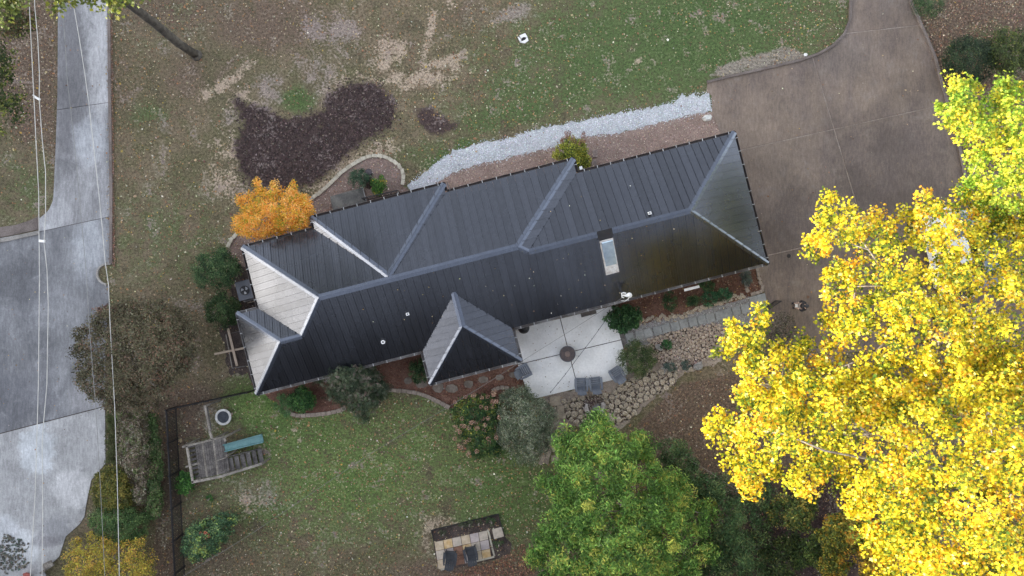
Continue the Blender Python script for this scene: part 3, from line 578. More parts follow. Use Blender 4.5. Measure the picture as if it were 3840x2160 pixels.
OUT = [(-14.93, -2.213), (-5.66, -2.213), (-5.66, -4.03), (-.44, -4.03), (-.44, -2.213), (13.9, -2.213), (13.9, 5.28), (5.04, 5.28), (5.04, 6.04), (-2.13, 6.04), (-2.13, 6.49), (-9.72, 6.49), (-9.72, 5.86), (-13.74, 5.86), (-13.74, 2.41), (-14.93, 2.41)]
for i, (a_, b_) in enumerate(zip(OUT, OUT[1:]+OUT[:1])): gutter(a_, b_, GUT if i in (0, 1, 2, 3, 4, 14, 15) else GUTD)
# skylight, vents and mast on the roof
def onS(u, v): return EZ+.443*(v+2.213)
SKG = M("skylight_glass", (.30, .38, .48), (.42, .50, .58), 1.2, 6, .18, .1, .01, met=.5, fine=.15)
FLASH = M("worn_flashing", (.45, .40, .37), (.62, .60, .58), 4, 20, .5, .3, .01, met=.3, fine=.25)
def pxuv(px, py, z):
    w_ = P(px, py, z); return w_.x*CU+w_.y*SU, -w_.x*SU+w_.y*CU
u0, v0 = pxuv(2272, 902, 4.5); u1, v1 = pxuv(2346, 1020, 4.1)
cu, cv = pxuv(2288, 962, 4.25); hw, hl = .36, .90
def sq(s_, dz): return [UV(cu+a*hw*s_, cv+b_*hl*(s_ if s_ == 1 else s_*1.05), onS(0, cv+b_*hl)+dz) for a, b_ in ((-1, -1), (1, -1), (1, 1), (-1, 1))]
sk = B().hexa(sq(1, -.02), sq(.96, .26)).build("skylight", FLASH, house)
B().hexa(sq(.86, .255), sq(.80, .30)).build("pane", SKG, sk)
B().hexa([UV(cu+a*(hw+.12), cv+b_*(hl+.12), onS(0, cv+b_*(hl+.12))+.034) for a, b_ in ((-1, -1), (1, -1), (1, 1), (-1, 1))], [UV(cu+a*(hw+.12), cv+b_*(hl+.12), onS(0, cv+b_*(hl+.12))+.085) for a, b_ in ((-1, -1), (1, -1), (1, 1), (-1, 1))]).build("flashing", ROOF, sk)
for px, py, sqr in ((1528, 1178, True), (1436, 1283, False), (2437, 799, True)):
    u, v = pxuv(px, py, 4.0); z = onS(u, v) if py > 900 else EZ+.459*(5.28-v)
    u, v = pxuv(px, py, z+.2); c = UV(u, v, z)
    vn = B().ring(c, .055, .105, z, z+.22, 4 if sqr else 16, a0=R(60), a1=R(60)+2*math.pi).build("vent_pipe", WHITE, house)
    B().disc(c, .055, z+.05, z+.12, 12).build("vent_opening", BLACK, vn)
B().hexa([UV(cu+a*.40, cv+b_, onS(0, cv+b_)+.036) for a, b_ in ((-1, .98), (1, .98), (1, 1.42), (-1, 1.42))], [UV(cu+a*.40, cv+b_, onS(0, cv+b_)+.10) for a, b_ in ((-1, .98), (1, .98), (1, 1.42), (-1, 1.42))]).build('saddle_flashing', BLACK, sk)
ul = rg.uniform(-14, 13, 500); vl = rg.uniform(-2, 5.6, 500)
zl = np.where(vl < 1.6, 2.75+.443*(vl+2.213), 2.75+.46*(5.5-vl)); kl = (np.abs(vl-1.8) > .35) & (ul > -9.5+np.abs(vl-2)) & (ul < 9.8-np.abs(vl-1.6)) & ((rg.uniform(0, 1, 500) < .35))
wl = np.array([tuple(UV(a, b_, c_+.09)) for a, b_, c_ in zip(ul[kl], vl[kl], zl[kl])])
rl = put('roof_leaves', scatter('roof_leaves', wl, rg.uniform(.04, .085, len(wl)), 'flat', pick([(.5, .42, .25, 2), (.3, .2, .1, 2), (.6, .58, .5, 1)], len(wl)), .3), LITTER, house); rl['kind'] = 'stuff'
w_ = P(2344, 1108, 3.6)
mast = B().tube([w_-Vector((0, 0, .7)), w_, w_+Vector((0, 0, .25))], [.05, .05, .07], 8)
mast.tube([w_+Vector((.10, 0, .05)), w_+Vector((.2, .02, .2)), w_+Vector((.12, .05, .28))], [.10, .15, .10], 8)
mast.tube([w_+Vector((-.14, .14, .25)), w_+Vector((-.22, .12, .2)), w_+Vector((-.18, -.1, .15)), w_+Vector((-.08, -.12, .12))], .03, 6)
mast.tube([w_+Vector((-.14, .15, .25)), w_+Vector((0, .12, .3))], .035, 6)
mast.tube([w_+Vector((.2, -.02, .1)), w_+Vector((.17, -.2, 0)), w_+Vector((0, -.3, -.05)), w_+Vector((-.2, -.28, -.02))], .018, 6)
mast.build("service_mast", WHITE, house)
# small white items hanging at the gutters
B().box(P(2178, 633, 2.5), (.16, .22, .3), TH).build("downspout_head", WHITE, house)
B().bar(P(2566, 1088, 2.4), P(2622, 1074, 2.4), .14, .08).build("downspout", WHITE, house)
B().disc(P(1163, 845, 2.5), .05, .1, 2.6, 8).build("downspout", GUTD, house)
b = B(); b.bar(P(1676, 684, 2.8), P(1688, 714, 2.8), .06, .05); b.build("gutter_end", GUT, house)

# ------------------------------------------------------------------ patio
patio = struct("patio", (lambda b_: mesh("patio", b_.v, b_.f))(prism(pxpoly([(1905, 1245), (2290, 1153), (2334, 1308), (2348, 1398), (2305, 1419), (2012, 1489), (1988, 1486)]), -.05, .05)), SOIL)
pp = pxpoly([(1900, 1243), (2293, 1149), (2337, 1308), (2354, 1402), (2305, 1422), (2012, 1492), (1984, 1489)])
A_, B_ = split(pp, P(2101, 1196), P(2156, 1412), .045)
for q in (A_, B_):
    for z_ in split(q, P(1957, 1363), P(2320, 1276), .045): prism(ccw(z_), -.04, .085).build("slab", D_PATIO, patio)

# ------------------------------------------------------------------ rocks
def rockmesh(seed, h=.55, ang=True):
    r = random.Random(seed); n = r.choice((6, 7, 8)); ring = []
    for k in range(n):
        a = 2*math.pi*(k+r.uniform(-.3, .3))/n; ring.append((math.cos(a)*r.uniform(.78, 1.1), math.sin(a)*r.uniform(.66, .95)))
    v = [(x_, y_, -.15) for x_, y_ in ring]+[(x_*.96, y_*.96, h*r.uniform(.35, .55)) for x_, y_ in ring]+[(x_*.62+.05, y_*.62, h*r.uniform(.85, 1.05)) for x_, y_ in ring]
    f = [tuple(range(n-1, -1, -1)), tuple(2*n+k for k in range(n))]
    for l in (0, n): f += [(l+k, l+(k+1) % n, l+n+(k+1) % n, l+n+k) for k in range(n)]
    return mesh("stone", v, f)
ROCKT = M("tan_rock", (.27, .22, .165), (.50, .43, .34), 2.5, 12, .9, .6, .02, fine=.35)
ROCKG = M("grey_rock", (.20, .19, .18), (.36, .34, .32), 2.5, 12, .9, .6, .02, fine=.35)
ROCKP = M("river_rock", (.27, .21, .165), (.50, .42, .34), 2.5, 12, .85, .3, .02, fine=.5)
RT = [rockmesh(i) for i in range(9)]; RP = [rockmesh(30+i, .7) for i in range(7)]; RG = [rockmesh(60+i, .5) for i in range(5)]
for r_ in RT: r_.materials.append(ROCKT)
for r_ in RP: r_.materials.append(ROCKP)
for r_ in RG: r_.materials.append(ROCKG)
def throw(poly, n, r0, r1, excl=(), tries=6000, seed=5, pack=.86):
    r = random.Random(seed); out = []; xs = [p_[0] for p_ in poly]; ys = [p_[1] for p_ in poly]
    for i in range(tries):
        if len(out) >= n: break
        x_, y_ = r.uniform(min(xs), max(xs)), r.uniform(min(ys), max(ys)); rr = r1+(r0-r1)*min(1, i/tries*2.2)
        rr *= r.uniform(.85, 1.1)
        if not inside(np.array([x_]), np.array([y_]), poly)[0]: continue
        if any(math.hypot(x_-a, y_-b_) < c_+rr for a, b_, c_ in excl): continue
        if any(math.hypot(x_-a, y_-b_) < pack*(c_+rr) for a, b_, c_ in out): continue
        out.append((x_, y_, rr))
    return out
def bedthing(name, label, cat, pts, mat, z, seed): return tag((lambda b_: put(name, mesh(name, b_.v, b_.f), mat))(prism(pxpoly(rough(pts, 12, 4, seed)), -.04, z)), label, cat)
rub = [(2108, 1505), (2150, 1494), (2300, 1470), (2330, 1430), (2385, 1415), (2440, 1385), (2500, 1395), (2540, 1395), (2535, 1435), (2470, 1475), (2410, 1500), (2385, 1545), (2320, 1590), (2235, 1610), (2130, 1575), (2118, 1540)]
FP = (2229, 1522)
RUBS = M('leafy_soil', (.045, .033, .027), (.09, .066, .052), 3, 22, .95, .8, .02, fine=.5)
rubble = bedthing("rubble_bank", "low bank of broken tan fieldstones below the white patio", "rock bank", rub, RUBS, .02, 21)
for i, (x_, y_, rr) in enumerate(throw(rub, 290, 4.6, 13, excl=[(FP[0], FP[1], 38)])):
    o = put("stone", RT[i % 9], None, rubble, loc=P(x_, y_, .03+.05*rnd.random()), rot=(rnd.uniform(-.12, .12), rnd.uniform(-.12, .12), rnd.uniform(0, 6.3))); s_ = rr*1.12/64; o.scale = (s_, s_, s_*rnd.uniform(.7, 1.1))
riv = [(2425, 1275), (2560, 1235), (2700, 1212), (2715, 1262), (2665, 1300), (2690, 1350), (2640, 1345), (2590, 1385), (2480, 1375), (2460, 1330)]
river = bedthing("river_stone_bed", "bed of rounded pinkish river stones beside the stepping stone path", "rock bed", riv, RUBS, .025, 22)
SH = [(2500, 1295, 16), (2470, 1300, 18), (2618, 1372, 24)]
for i, (x_, y_, rr) in enumerate(throw(riv, 300, 4.2, 7.6, excl=SH, tries=9000, seed=8)):
    o = put("stone", RP[i % 7], None, river, loc=P(x_, y_, .03), rot=(0, 0, rnd.uniform(0, 6.3))); s_ = rr*1.08/64; o.scale = (s_, s_, s_)
pebbles("river_pebbles", riv, 1800, .03, .06, [(.34, .26, .22, 3), (.20, .15, .13, 2), (.52, .45, .40, 1)], .03, label="small rounded pebbles filling between the pinkish river stones", cat="pebbles")
pebbles("pebbles", rub+[(2040, 1600), (2035, 1500)], 3000, .02, .05, [(.32, .27, .22, 3), (.20, .16, .14, 2), (.46, .42, .36, 1)], .02, label="loose small stones around the broken rock bank and slab steps", cat="pebbles")
def boulder(px, py, r_px, label, me, asp=.75, rz=0., h=.6):
    o = put("boulder", me.copy(), None, loc=P(px, py, .02), rot=(0, 0, rz)); s_ = r_px/64; o.scale = (s_, s_*asp/.8, s_*h); tag(o, label, "boulder")
boulder(2618, 1372, 22, "large flat oval boulder at the lower edge of the river stones", RG[0], .75, .1)
boulder(2645, 1353, 9, "small round pinkish boulder touching the big oval one", RP[1], .95)
boulder(2471, 1302, 20, "long dark grey boulder beside the little green plant in the stones", RG[1], .6, -.5)
boulder(2484, 1391, 16, "round grey boulder between the leafy bush and the rubble bank", RG[2], .85)
boulder(2590, 1385, 12, "brown boulder just left of the large oval one", RT[2], .8)
boulder(2652, 443, 22, "white weathered boulder at the end of the white gravel beside the drive", (lambda m_: (m_.materials.append(M("white_rock", (.45, .44, .42), (.66, .65, .62), 4, 14, .85, .6, .02, fine=.2)), m_)[1])(rockmesh(77, .8)), .6, .3)
boulder(3021, 205, 8, "pair of small white stones on the leafy lawn corner by the kerb", (lambda m_: (m_.materials.append(WHITE), m_)[1])(rockmesh(78, .5)), .8, .3)

# edging blocks
BLOCK = M("buff_block", (.36, .32, .255), (.47, .43, .35), 3, 14, .9, .3, .01, fine=.18)
BLOCKR = M("tan_block", (.24, .195, .16), (.34, .28, .235), 3, 14, .9, .3, .01, fine=.2)
STEPM = M("grey_flag", (.22, .225, .225), (.29, .295, .29), 2, 10, .85, .3, .01, fine=.14)
def blockline(name, label, pts, mat, step, w_=.20, h=.12, gap=.02, jit=.02):
    W_ = [P(*q_) for q_ in pts]; root = thing(name, label, "edging", W_[0])
    pos = []; acc = 0.
    for a, b_ in zip(W_, W_[1:]):
        L = (b_-a).length
        while acc < L: pos.append((a+(b_-a)*(acc/L), math.atan2((b_-a).y, (b_-a).x))); acc += step
        acc -= L
    for i, (c, an) in enumerate(pos):
        an2 = pos[min(i+1, len(pos)-1)][1]
        B().box(c+Vector((0, 0, h/2-.01+rnd.uniform(-.01, .01))), (step-gap, w_*rnd.uniform(.92, 1.05), h), (an+an2)/2+rnd.gauss(0, jit)).build("block", mat, root)
NB = [(1125, 764), (1158, 752), (1197, 726), (1232, 696), (1277, 651), (1317, 621), (1361, 596), (1385, 587), (1411, 584), (1435, 586), (1456, 594), (1478, 606), (1496, 621), (1507, 636), (1513, 652), (1513, 670), (1510, 692)]
blockline("block_edging", "curved row of buff edging blocks round the bed behind the house", NB, BLOCK, .33, .21)
blockline("block_edging", "short row of buff edging blocks emerging beside the dark green bush", [(883, 884), (872, 895), (862, 912), (852, 938)], BLOCK, .33, .2)
blockline("block_edging", "low tan block edging under the feathery bush by the red mulch", [(1083, 1545), (1100, 1553), (1123, 1558), (1178, 1555), (1232, 1549), (1277, 1538), (1297, 1528)], BLOCKR, .30, .22)
blockline("block_edging", "curved tan block edging from the feathery bush to the flowering shrub", [(1440, 1463), (1480, 1463), (1520, 1466), (1570, 1474), (1615, 1491), (1655, 1511), (1695, 1532)], BLOCKR, .30, .22)
blockline("block_edging", "short arc of rough blocks above the flowering shrub near the patio", [(1852, 1462), (1868, 1455), (1890, 1452), (1912, 1458)], BLOCKR, .26, .22)
blockline("block_edging", "rough tan stone border at the corner of the far right mulch bed", [(2838, 1010), (2843, 1035), (2850, 1060), (2860, 1080), (2856, 1090), (2832, 1100), (2806, 1106)], BLOCKR, .27, .17, jit=.12)
blockline("block_edging", "line of rough stones splitting the far right mulch bed", [(2785, 1032), (2795, 1060), (2800, 1085), (2804, 1100)], BLOCKR, .30, .2, jit=.3)
el = thing("stone_edging", "broken stones lining the upper side of the stepping stone path", "edging", P(2330, 1240))
for i in range(62):
    t_ = i/61; x_ = 2335+(2790-2335)*t_; y_ = 1232+(1112-1232)*t_+rnd.gauss(0, 6)-6*math.sin(t_*9)
    o = put("stone", RT[i % 9], None, el, loc=P(x_, y_, .03)-el.location, rot=(0, 0, rnd.uniform(0, 6.3))); s_ = rnd.uniform(5, 11)/64; o.scale = (s_, s_, s_*.8)
# stepping stones
sp = thing("stepping_stone_path", "row of square grey stepping stones from the patio to the brown drive", "path", P(2362, 1263))
for x_, y_ in ((2362, 1265), (2399, 1256), (2431, 1248), (2466, 1239), (2498, 1231), (2532, 1223), (2565, 1215), (2599, 1207), (2632, 1199), (2665, 1191), (2698, 1183), (2729, 1175), (2760, 1166), (2794, 1158), (2827, 1127), (2857, 1119), (2857, 1150)):
    B().box(P(x_, y_, .045)+Vector((rnd.gauss(0, .01), rnd.gauss(0, .01), rnd.uniform(-.01, .01))), (.47, .50 if y_ != 1150 else .3, .05), TH+rnd.gauss(0, .02)).build("stepping_stone", STEPM, sp)
B().box(P(2334, 1274, .04), (.34, .80, .06), TH).build("stepping_stone", WOODD, sp)
fl = thing("flagstone_path", "irregular flat flagstones across the red mulch under the gable end", "path", P(1700, 1445))
FLAG = M("brown_flag", (.15, .125, .105), (.24, .20, .165), 2, 10, .9, .4, .01, fine=.25)
for i, (x_, y_, rx_, ry_) in enumerate(((1530, 1427, 17, 14), (1582, 1440, 24, 17), (1644, 1452, 21, 22), (1694, 1457, 25, 17), (1757, 1440, 19, 16), (1813, 1424, 20, 14), (1873, 1415, 18, 12), (1925, 1405, 18, 13))):
    n_ = 7; q = [P(x_+rx_*math.cos(2*math.pi*k/n_+.3)*rnd.uniform(.85, 1.1), y_+ry_*math.sin(2*math.pi*k/n_+.3)*rnd.uniform(.85, 1.1)) for k in range(n_)]
    prism(ccw(q), 0, .055).build("flagstone", FLAG, fl)
ss = thing("slab_steps", "tan stone slabs stepping down between the grey bush and the rocks", "steps", P(2090, 1500))
for i, (x_, y_, w_, h_, rz) in enumerate(((2083, 1503, .62, .56, .12), (2103, 1540, .40, .62, .05), (2106, 1560, .52, .3, .0), (2107, 1605, .68, .40, -.05), (2100, 1637, .46, .42, -.1), (2090, 1680, .60, .4, .1), (2085, 1720, .55, .4, .1))):
    B().box(P(x_, y_, .06-.004*i), (w_, h_, .10), rz).build("slab", M("step_slab", (.26, .215, .165), (.36, .30, .235), 2, 10, .9, .3, .01, fine=.18) if i == 0 else bpy.data.materials["step_slab"], ss)
# landing behind the house with railing
land = thing("landing", "grey concrete landing at the back roof edge", "landing", P(1300, 760))
lq = [(1240, 738), (1361, 704), (1374, 752), (1380, 800), (1260, 830), (1246, 770)]
prism(pxpoly(lq), -.04, .12).build("slab", M("landing_conc", (.10, .098, .095), (.175, .17, .155), 1.2, 10, .9, .3, .01, fine=.2), land)
B().bar(P(1361, 706, .13), P(1374, 756, .13), .05, .05).build("edge", CONC, land)
def railing(name, label, a, b_, h, n_, cat="railing", base=.05):
    root = thing(name, label, cat, a); d = b_-a
    B().bar(a+Vector((0, 0, h)), b_+Vector((0, 0, h)), .05, .04).build("rail", BLACK, root); B().bar(a+Vector((0, 0, base+.08)), b_+Vector((0, 0, base+.08)), .04, .03).build("rail", BLACK, root)
    for k in range(n_+1):
        c = a+d*(k/n_); B().bar(c+Vector((0, 0, base)), c+Vector((0, 0, h+(.06 if k in (0, n_) else 0))), .05 if k in (0, n_) else .028, .05 if k in (0, n_) else .028).build("post" if k in (0, n_) else "baluster", BLACK, root)
railing("railing", "black metal railing running along the back roof edge beside the landing", P(1372, 752), P(1500, 723), 1.0, 16)
railing("railing", "short black handrail at the drive end of the stepping stones", P(2862, 1157), P(2905, 1128), .95, 8)
tag(B().ring(P(1358, 708, .02), .05, .10, .01, .06, 14, R(-60), R(200)).build("drain_pipe", WHITE), "small white curled pipe end at the corner of the landing", "pipe")

# ------------------------------------------------------------------ vegetation
def tubeskel(b, p0, p1, r0, r1, wob, seg=5, sag=0.):
    pts = []; r = []
    for k in range(seg+1):
        t_ = k/seg; q = p0.lerp(p1, t_)+Vector((rnd.gauss(0, wob), rnd.gauss(0, wob), rnd.gauss(0, wob*.5)))*(1 if 0 < k < seg else 0); q.z += math.sin(t_*math.pi)*sag
        pts.append(q); r.append(r0+(r1-r0)*t_)
    b.tube(pts, r, 6); return pts
def tree(name, label, cat, poly, z0, z1, base_px, ncl, nlf, lsize, kind, pal, rc=.55, edge=120, trunk=.18, limbs=7, tilt=.55, group=None, bark=None, low=.3, big=0, jitc=.24, fork=.35, greenish=0., twigs=14, spread=(1, 1, .6), holes=(), topbias=.5, straight=False, basez=0.):
    rng = np.random.default_rng(abs(hash(label)) % 2**31 if False else sum(map(ord, label)))
    base_ = P(*base_px, basez); root = thing(name, label, cat, base_, group=group)
    x_, y_ = sample(poly, ncl, rng)
    if holes:
        k = np.ones(len(x_), bool)
        for (a, b_, r_) in holes: k &= np.hypot(x_-a, y_-b_) > r_
        x_, y_ = x_[k], y_[k]
    n_ = len(x_); d = edge_dist(x_, y_, poly); top = z0+(z1-z0)*np.sqrt(np.clip((d+8)/edge, 0.04, 1)); top = top+.12*(z1-z0)*np.sin(x_*.021+y_*.013)*np.sin(y_*.027)
    lo_ = z0+(top-z0)*low; z_ = lo_+(top-lo_)*rng.uniform(0, 1, n_)**topbias
    CC = worldpts(x_, y_, z_)
    cw = rng.normal(0, 1, n_); rcl = rc*rng.uniform(.6, 1.25, n_)
    li = np.repeat(np.arange(n_), nlf); m_ = len(li)
    off = rng.normal(0, 1, (m_, 3)); off /= np.linalg.norm(off, axis=1)[:, None]; off *= (rng.uniform(0, 1, m_)**.45)[:, None]*rcl[li][:, None]*np.array(spread)
    L = CC[li]+off; L[:, 2] = np.maximum(L[:, 2], .03)
    cols = np.array([c_[:3] for c_ in pal]); w_ = np.array([c_[3] for c_ in pal], float); w_ /= w_.sum(); cum = np.cumsum(w_)
    # leaves of one clump lean towards one tone of the palette, sorted dark to light
    uu = np.clip(.5+.28*cw[li]+rng.normal(0, .22, m_), .001, .999); idx = np.minimum(np.searchsorted(cum, uu), len(pal)-1)
    colr = pick(pal, m_, rng, jitc, idx)
    sz_ = lsize*np.exp(rng.normal(0, .22, m_)); outw = off/np.maximum(rcl[li], 1e-3)[:, None]*.55
    if big:
        sc = sz_*(F/(H-L[:, 2])); order = np.argsort(-(sc+L[:, 2]*2)); bi = order[:big]; keep_ = np.ones(m_, bool); keep_[bi] = False
        v, f = leafshape(kind); meshes = []
        for k in range(10):
            c1 = colr[bi[k]]; meshes.append(bigmesh("leaf", v, f, {'col': np.repeat(c1[None], len(v), 0)})); meshes[-1].materials.append(LEAF)
        for q, k in enumerate(bi):
            o_ = put("leaf", meshes[q % 10], None, root, loc=Vector(L[k])-base_, rot=(rng.normal(0, .45), rng.normal(0, .45), rng.uniform(0, 6.28))); o_.scale = (sz_[k],)*3
        L, sz_, colr, outw = L[keep_], sz_[keep_], colr[keep_], outw[keep_]
    fo = put("foliage", scatter("foliage", L, sz_, kind, colr, tilt, rng, outw), LEAF, root); fo['kind'] = 'stuff'
    # trunk, limbs, twigs
    bark = bark or BARK
    cx_, cy_, cz = CC[:, 0].mean(), CC[:, 1].mean(), z0+(z1-z0)*fork
    forkp = Vector((base_.x+(cx_-base_.x)*.35, base_.y+(cy_-base_.y)*.35, max(cz*.75, .3)))
    if straight: forkp = Vector((base_.x, base_.y, z0*.9))
    tb = B(); pts = tubeskel(tb, base_-Vector((0, 0, .05)), forkp, trunk, trunk*.72, trunk*.3, 5); tb.tube([base_-Vector((0, 0, .05)), base_+Vector((0, 0, .12)), base_+Vector((0, 0, .4))], [trunk*1.35, trunk*1.15, trunk*.95], 9); tb.build("trunk", bark, root, True)
    cand = np.where(d > (edge*.22 if big else 0))[0]; sel = rng.choice(cand, min(limbs, len(cand)), replace=False); ends = []
    for k in sel:
        lb = B(); e_ = Vector(CC[k]); e_.z = max(e_.z-.5, z0*.8); q = tubeskel(lb, forkp, e_, trunk*.34, trunk*.08, trunk*.9, 6, .12*(e_-forkp).length); ends += q[2:]; lb.build("limb", bark, root, True)
    if twigs and ends:
        tw = B()
        for k in rng.choice(n_, min(twigs, n_), replace=False):
            e_ = Vector(CC[k]); s_ = min(ends, key=lambda g: (g-e_).length)
            if (s_-e_).length > (1.6 if big else 9): continue
            tubeskel(tw, s_, e_+Vector((0, 0, .1)), trunk*.16, trunk*.05, .08, 4)
        to = tw.build("twigs", bark, root); to['kind'] = 'stuff'
    return root
def ell(cx, cy, rx, ry, n_=16, jit=.08, ang=0., seed=0):
    r = random.Random(int(cx)+seed); a = R(ang); out = []
    for k in range(n_):
        t_ = 2*math.pi*k/n_; j = 1+r.gauss(0, jit); x_, y_ = rx*math.cos(t_)*j, ry*math.sin(t_)*j; out.append((cx+x_*math.cos(a)-y_*math.sin(a), cy+x_*math.sin(a)+y_*math.cos(a)))
    return out
YEL = [(.10, .15, .02, 1.9), (.32, .35, .025, 2.4), (.70, .56, .03, 3.6), (.88, .68, .04, 3.4), (.92, .80, .20, 1.3), (.86, .44, .03, .6)]
YELG = [(.16, .28, .03, 1.5), (.28, .40, .04, 3), (.46, .52, .05, 3), (.66, .62, .07, 2), (.82, .62, .05, .7)]
Y1 = [(3840, 290), (3790, 300), (3725, 293), (3700, 330), (3660, 300), (3640, 271), (3600, 300), (3566, 288), (3546, 328), (3550, 375), (3501, 393), (3515, 440), (3541, 477), (3600, 522), (3615, 576), (3655, 616), (3620, 660), (3595, 686), (3576, 730), (3620, 800), (3760, 830), (3900, 900), (4150, 900), (4150, 150), (3950, 250)]
Y2 = [(3427, 754), (3400, 790), (3377, 819), (3327, 789), (3300, 765), (3258, 759), (3240, 790), (3198, 759), (3165, 740), (3128, 709), (3079, 729), (3065, 780), (3049, 819), (3019, 888), (3030, 940), (3054, 988), (3109, 1012), (3084, 1047), (3079, 1097), (3089, 1171), (3110, 1260), (3050, 1300), (3020, 1275), (2985, 1248), (3000, 1300), (2960, 1330), (2920, 1300), (2886, 1169), (2811, 1144), (2830, 1190), (2790, 1215), (2712, 1199), (2687, 1248), (2700, 1280), (2662, 1318), (2687, 1343), (2767, 1323), (2752, 1368), (2762, 1400), (2752, 1427), (2787, 1447), (2752, 1472), (2770, 1510), (2900, 1560), (3300, 1600), (3900, 1500), (4100, 1300), (4100, 850), (3700, 790), (3600, 700), (3560, 740), (3500, 720)]
Y3 = [(2752, 1472), (2765, 1500), (2690, 1520), (2662, 1532), (2700, 1570), (2640, 1600), (2588, 1606), (2623, 1641), (2677, 1646), (2712, 1700), (2695, 1690), (2715, 1723), (2755, 1738), (2740, 1813), (2770, 1828), (2809, 1867), (2860, 1800), (2930, 1852), (2990, 1835), (3029, 1867), (3090, 1800), (3128, 1788), (3160, 1860), (3203, 1912), (3238, 1987), (3228, 2061), (3287, 2160), (3300, 2500), (4300, 2500), (4300, 1250), (3500, 1350), (3000, 1420)]
tree("tulip_tree", "tall sunlit yellow tree spreading over the lower right corner", "tree", Y3, 8.0, 14.5, (3450, 1750), 1180, 56, .152, 'maple', YEL, .60, 420, .34, 26, .55, group="sunlit yellow trees", big=300, twigs=70, fork=.3)
tree("tulip_tree", "sunlit yellow tree hanging over the brown drive and the parked vehicles", "tree", Y2, 7.2, 11.5, (3330, 1180), 820, 52, .15, 'maple', YEL, .50, 330, .30, 24, .55, group="sunlit yellow trees", big=300, twigs=60, holes=[(3640, 930, 30), (3545, 850, 20), (3750, 1010, 24), (3200, 1100, 22), (3250, 1290, 36), (2900, 1460, 24), (3030, 1480, 26)])
tree("tulip_tree", "paler yellow green tree at the right edge above the drive kerb", "tree", Y1, 7.0, 11.0, (3800, 620), 480, 48, .15, 'maple', YELG, .46, 300, .26, 16, .55, group="sunlit yellow trees", big=200, twigs=36, holes=[(3560, 560, 22), (3700, 350, 30), (3720, 640, 35)])
GRN = [(.06, .12, .03, 1.4), (.11, .22, .045, 3), (.19, .34, .07, 3.4), (.30, .46, .10, 2.4), (.48, .50, .10, .9)]
G1 = [(2198, 1559), (2225, 1550), (2273, 1574), (2322, 1614), (2370, 1640), (2417, 1622), (2456, 1654), (2450, 1700), (2500, 1740), (2560, 1800), (2600, 1900), (2670, 1887), (2690, 1952), (2640, 1990), (2675, 2086), (2620, 2146), (2640, 2350), (2020, 2350), (2040, 2160), (1989, 2086), (2010, 2030), (2029, 1922), (2080, 1880), (2060, 1830), (2024, 1808), (2070, 1770), (2074, 1718), (2090, 1680), (2084, 1649), (2124, 1609), (2160, 1600)]
tree("ash_tree", "broad bright green tree with long narrow leaflets at the bottom centre", "tree", G1, 2.6, 7.2, (2330, 1900), 600, 125, .19, 'narrow', GRN, .55, 330, .22, 18, .5, holes=[(2390, 1855, 30), (2310, 1890, 16)], twigs=40)
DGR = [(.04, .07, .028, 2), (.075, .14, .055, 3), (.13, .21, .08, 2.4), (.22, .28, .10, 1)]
G2 = [(2456, 1654), (2536, 1664), (2586, 1688), (2600, 1738), (2640, 1790), (2720, 1790), (2800, 1800), (2880, 1830), (2900, 1900), (2880, 2000), (2900, 2350), (2600, 2350), (2650, 2050), (2660, 1900), (2560, 1800), (2480, 1730)]
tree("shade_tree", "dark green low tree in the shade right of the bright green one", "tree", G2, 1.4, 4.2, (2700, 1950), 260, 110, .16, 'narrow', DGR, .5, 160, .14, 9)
OLV = [(.07, .10, .03, 2), (.15, .18, .04, 3), (.28, .28, .05, 2.5), (.48, .37, .06, 2), (.60, .32, .05, .7)]
tree("understorey_tree", "small olive and orange tree low under the big yellow crown", "tree", ell(3165, 2000, 95, 75, 14, .12), 2.6, 5.0, (3100, 1950), 100, 60, .13, 'oval', OLV, .42, 90, .08, 7, group="understorey trees at the bottom right")
tree("understorey_tree", "small orange tinged tree at the bottom frame edge under yellow leaves", "tree", ell(3290, 2110, 70, 85, 14, .12), 3.0, 5.6, (3220, 2030), 90, 55, .13, 'oval', [(.12, .12, .03, 1), (.30, .24, .04, 2), (.55, .34, .05, 2.4)], .42, 90, .08, 6, group="understorey trees at the bottom right")
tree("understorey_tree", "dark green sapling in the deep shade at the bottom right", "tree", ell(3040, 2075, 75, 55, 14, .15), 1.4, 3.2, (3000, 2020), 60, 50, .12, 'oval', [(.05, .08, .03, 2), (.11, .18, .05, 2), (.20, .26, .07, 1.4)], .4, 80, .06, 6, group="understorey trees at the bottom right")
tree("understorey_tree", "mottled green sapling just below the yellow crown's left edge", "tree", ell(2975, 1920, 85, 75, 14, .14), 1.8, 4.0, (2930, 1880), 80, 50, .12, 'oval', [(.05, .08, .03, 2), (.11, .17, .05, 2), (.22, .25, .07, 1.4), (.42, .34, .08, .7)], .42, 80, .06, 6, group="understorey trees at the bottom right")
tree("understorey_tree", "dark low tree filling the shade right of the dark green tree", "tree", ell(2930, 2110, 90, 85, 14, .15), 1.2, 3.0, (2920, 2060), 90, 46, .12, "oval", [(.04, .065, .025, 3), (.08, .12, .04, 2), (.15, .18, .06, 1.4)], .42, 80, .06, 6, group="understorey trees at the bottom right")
tree("understorey_tree", "golden brown sapling between the orange tinged trees at the bottom", "tree", ell(3130, 2120, 60, 60, 14, .15), 2.0, 4.2, (3080, 2050), 60, 46, .12, "oval", OLV, .4, 70, .06, 6, group="understorey trees at the bottom right")
ORG = [(.40, .34, .04, 1.4), (.78, .42, .05, 3), (.90, .40, .07, 3.4), (.94, .54, .16, 2)]
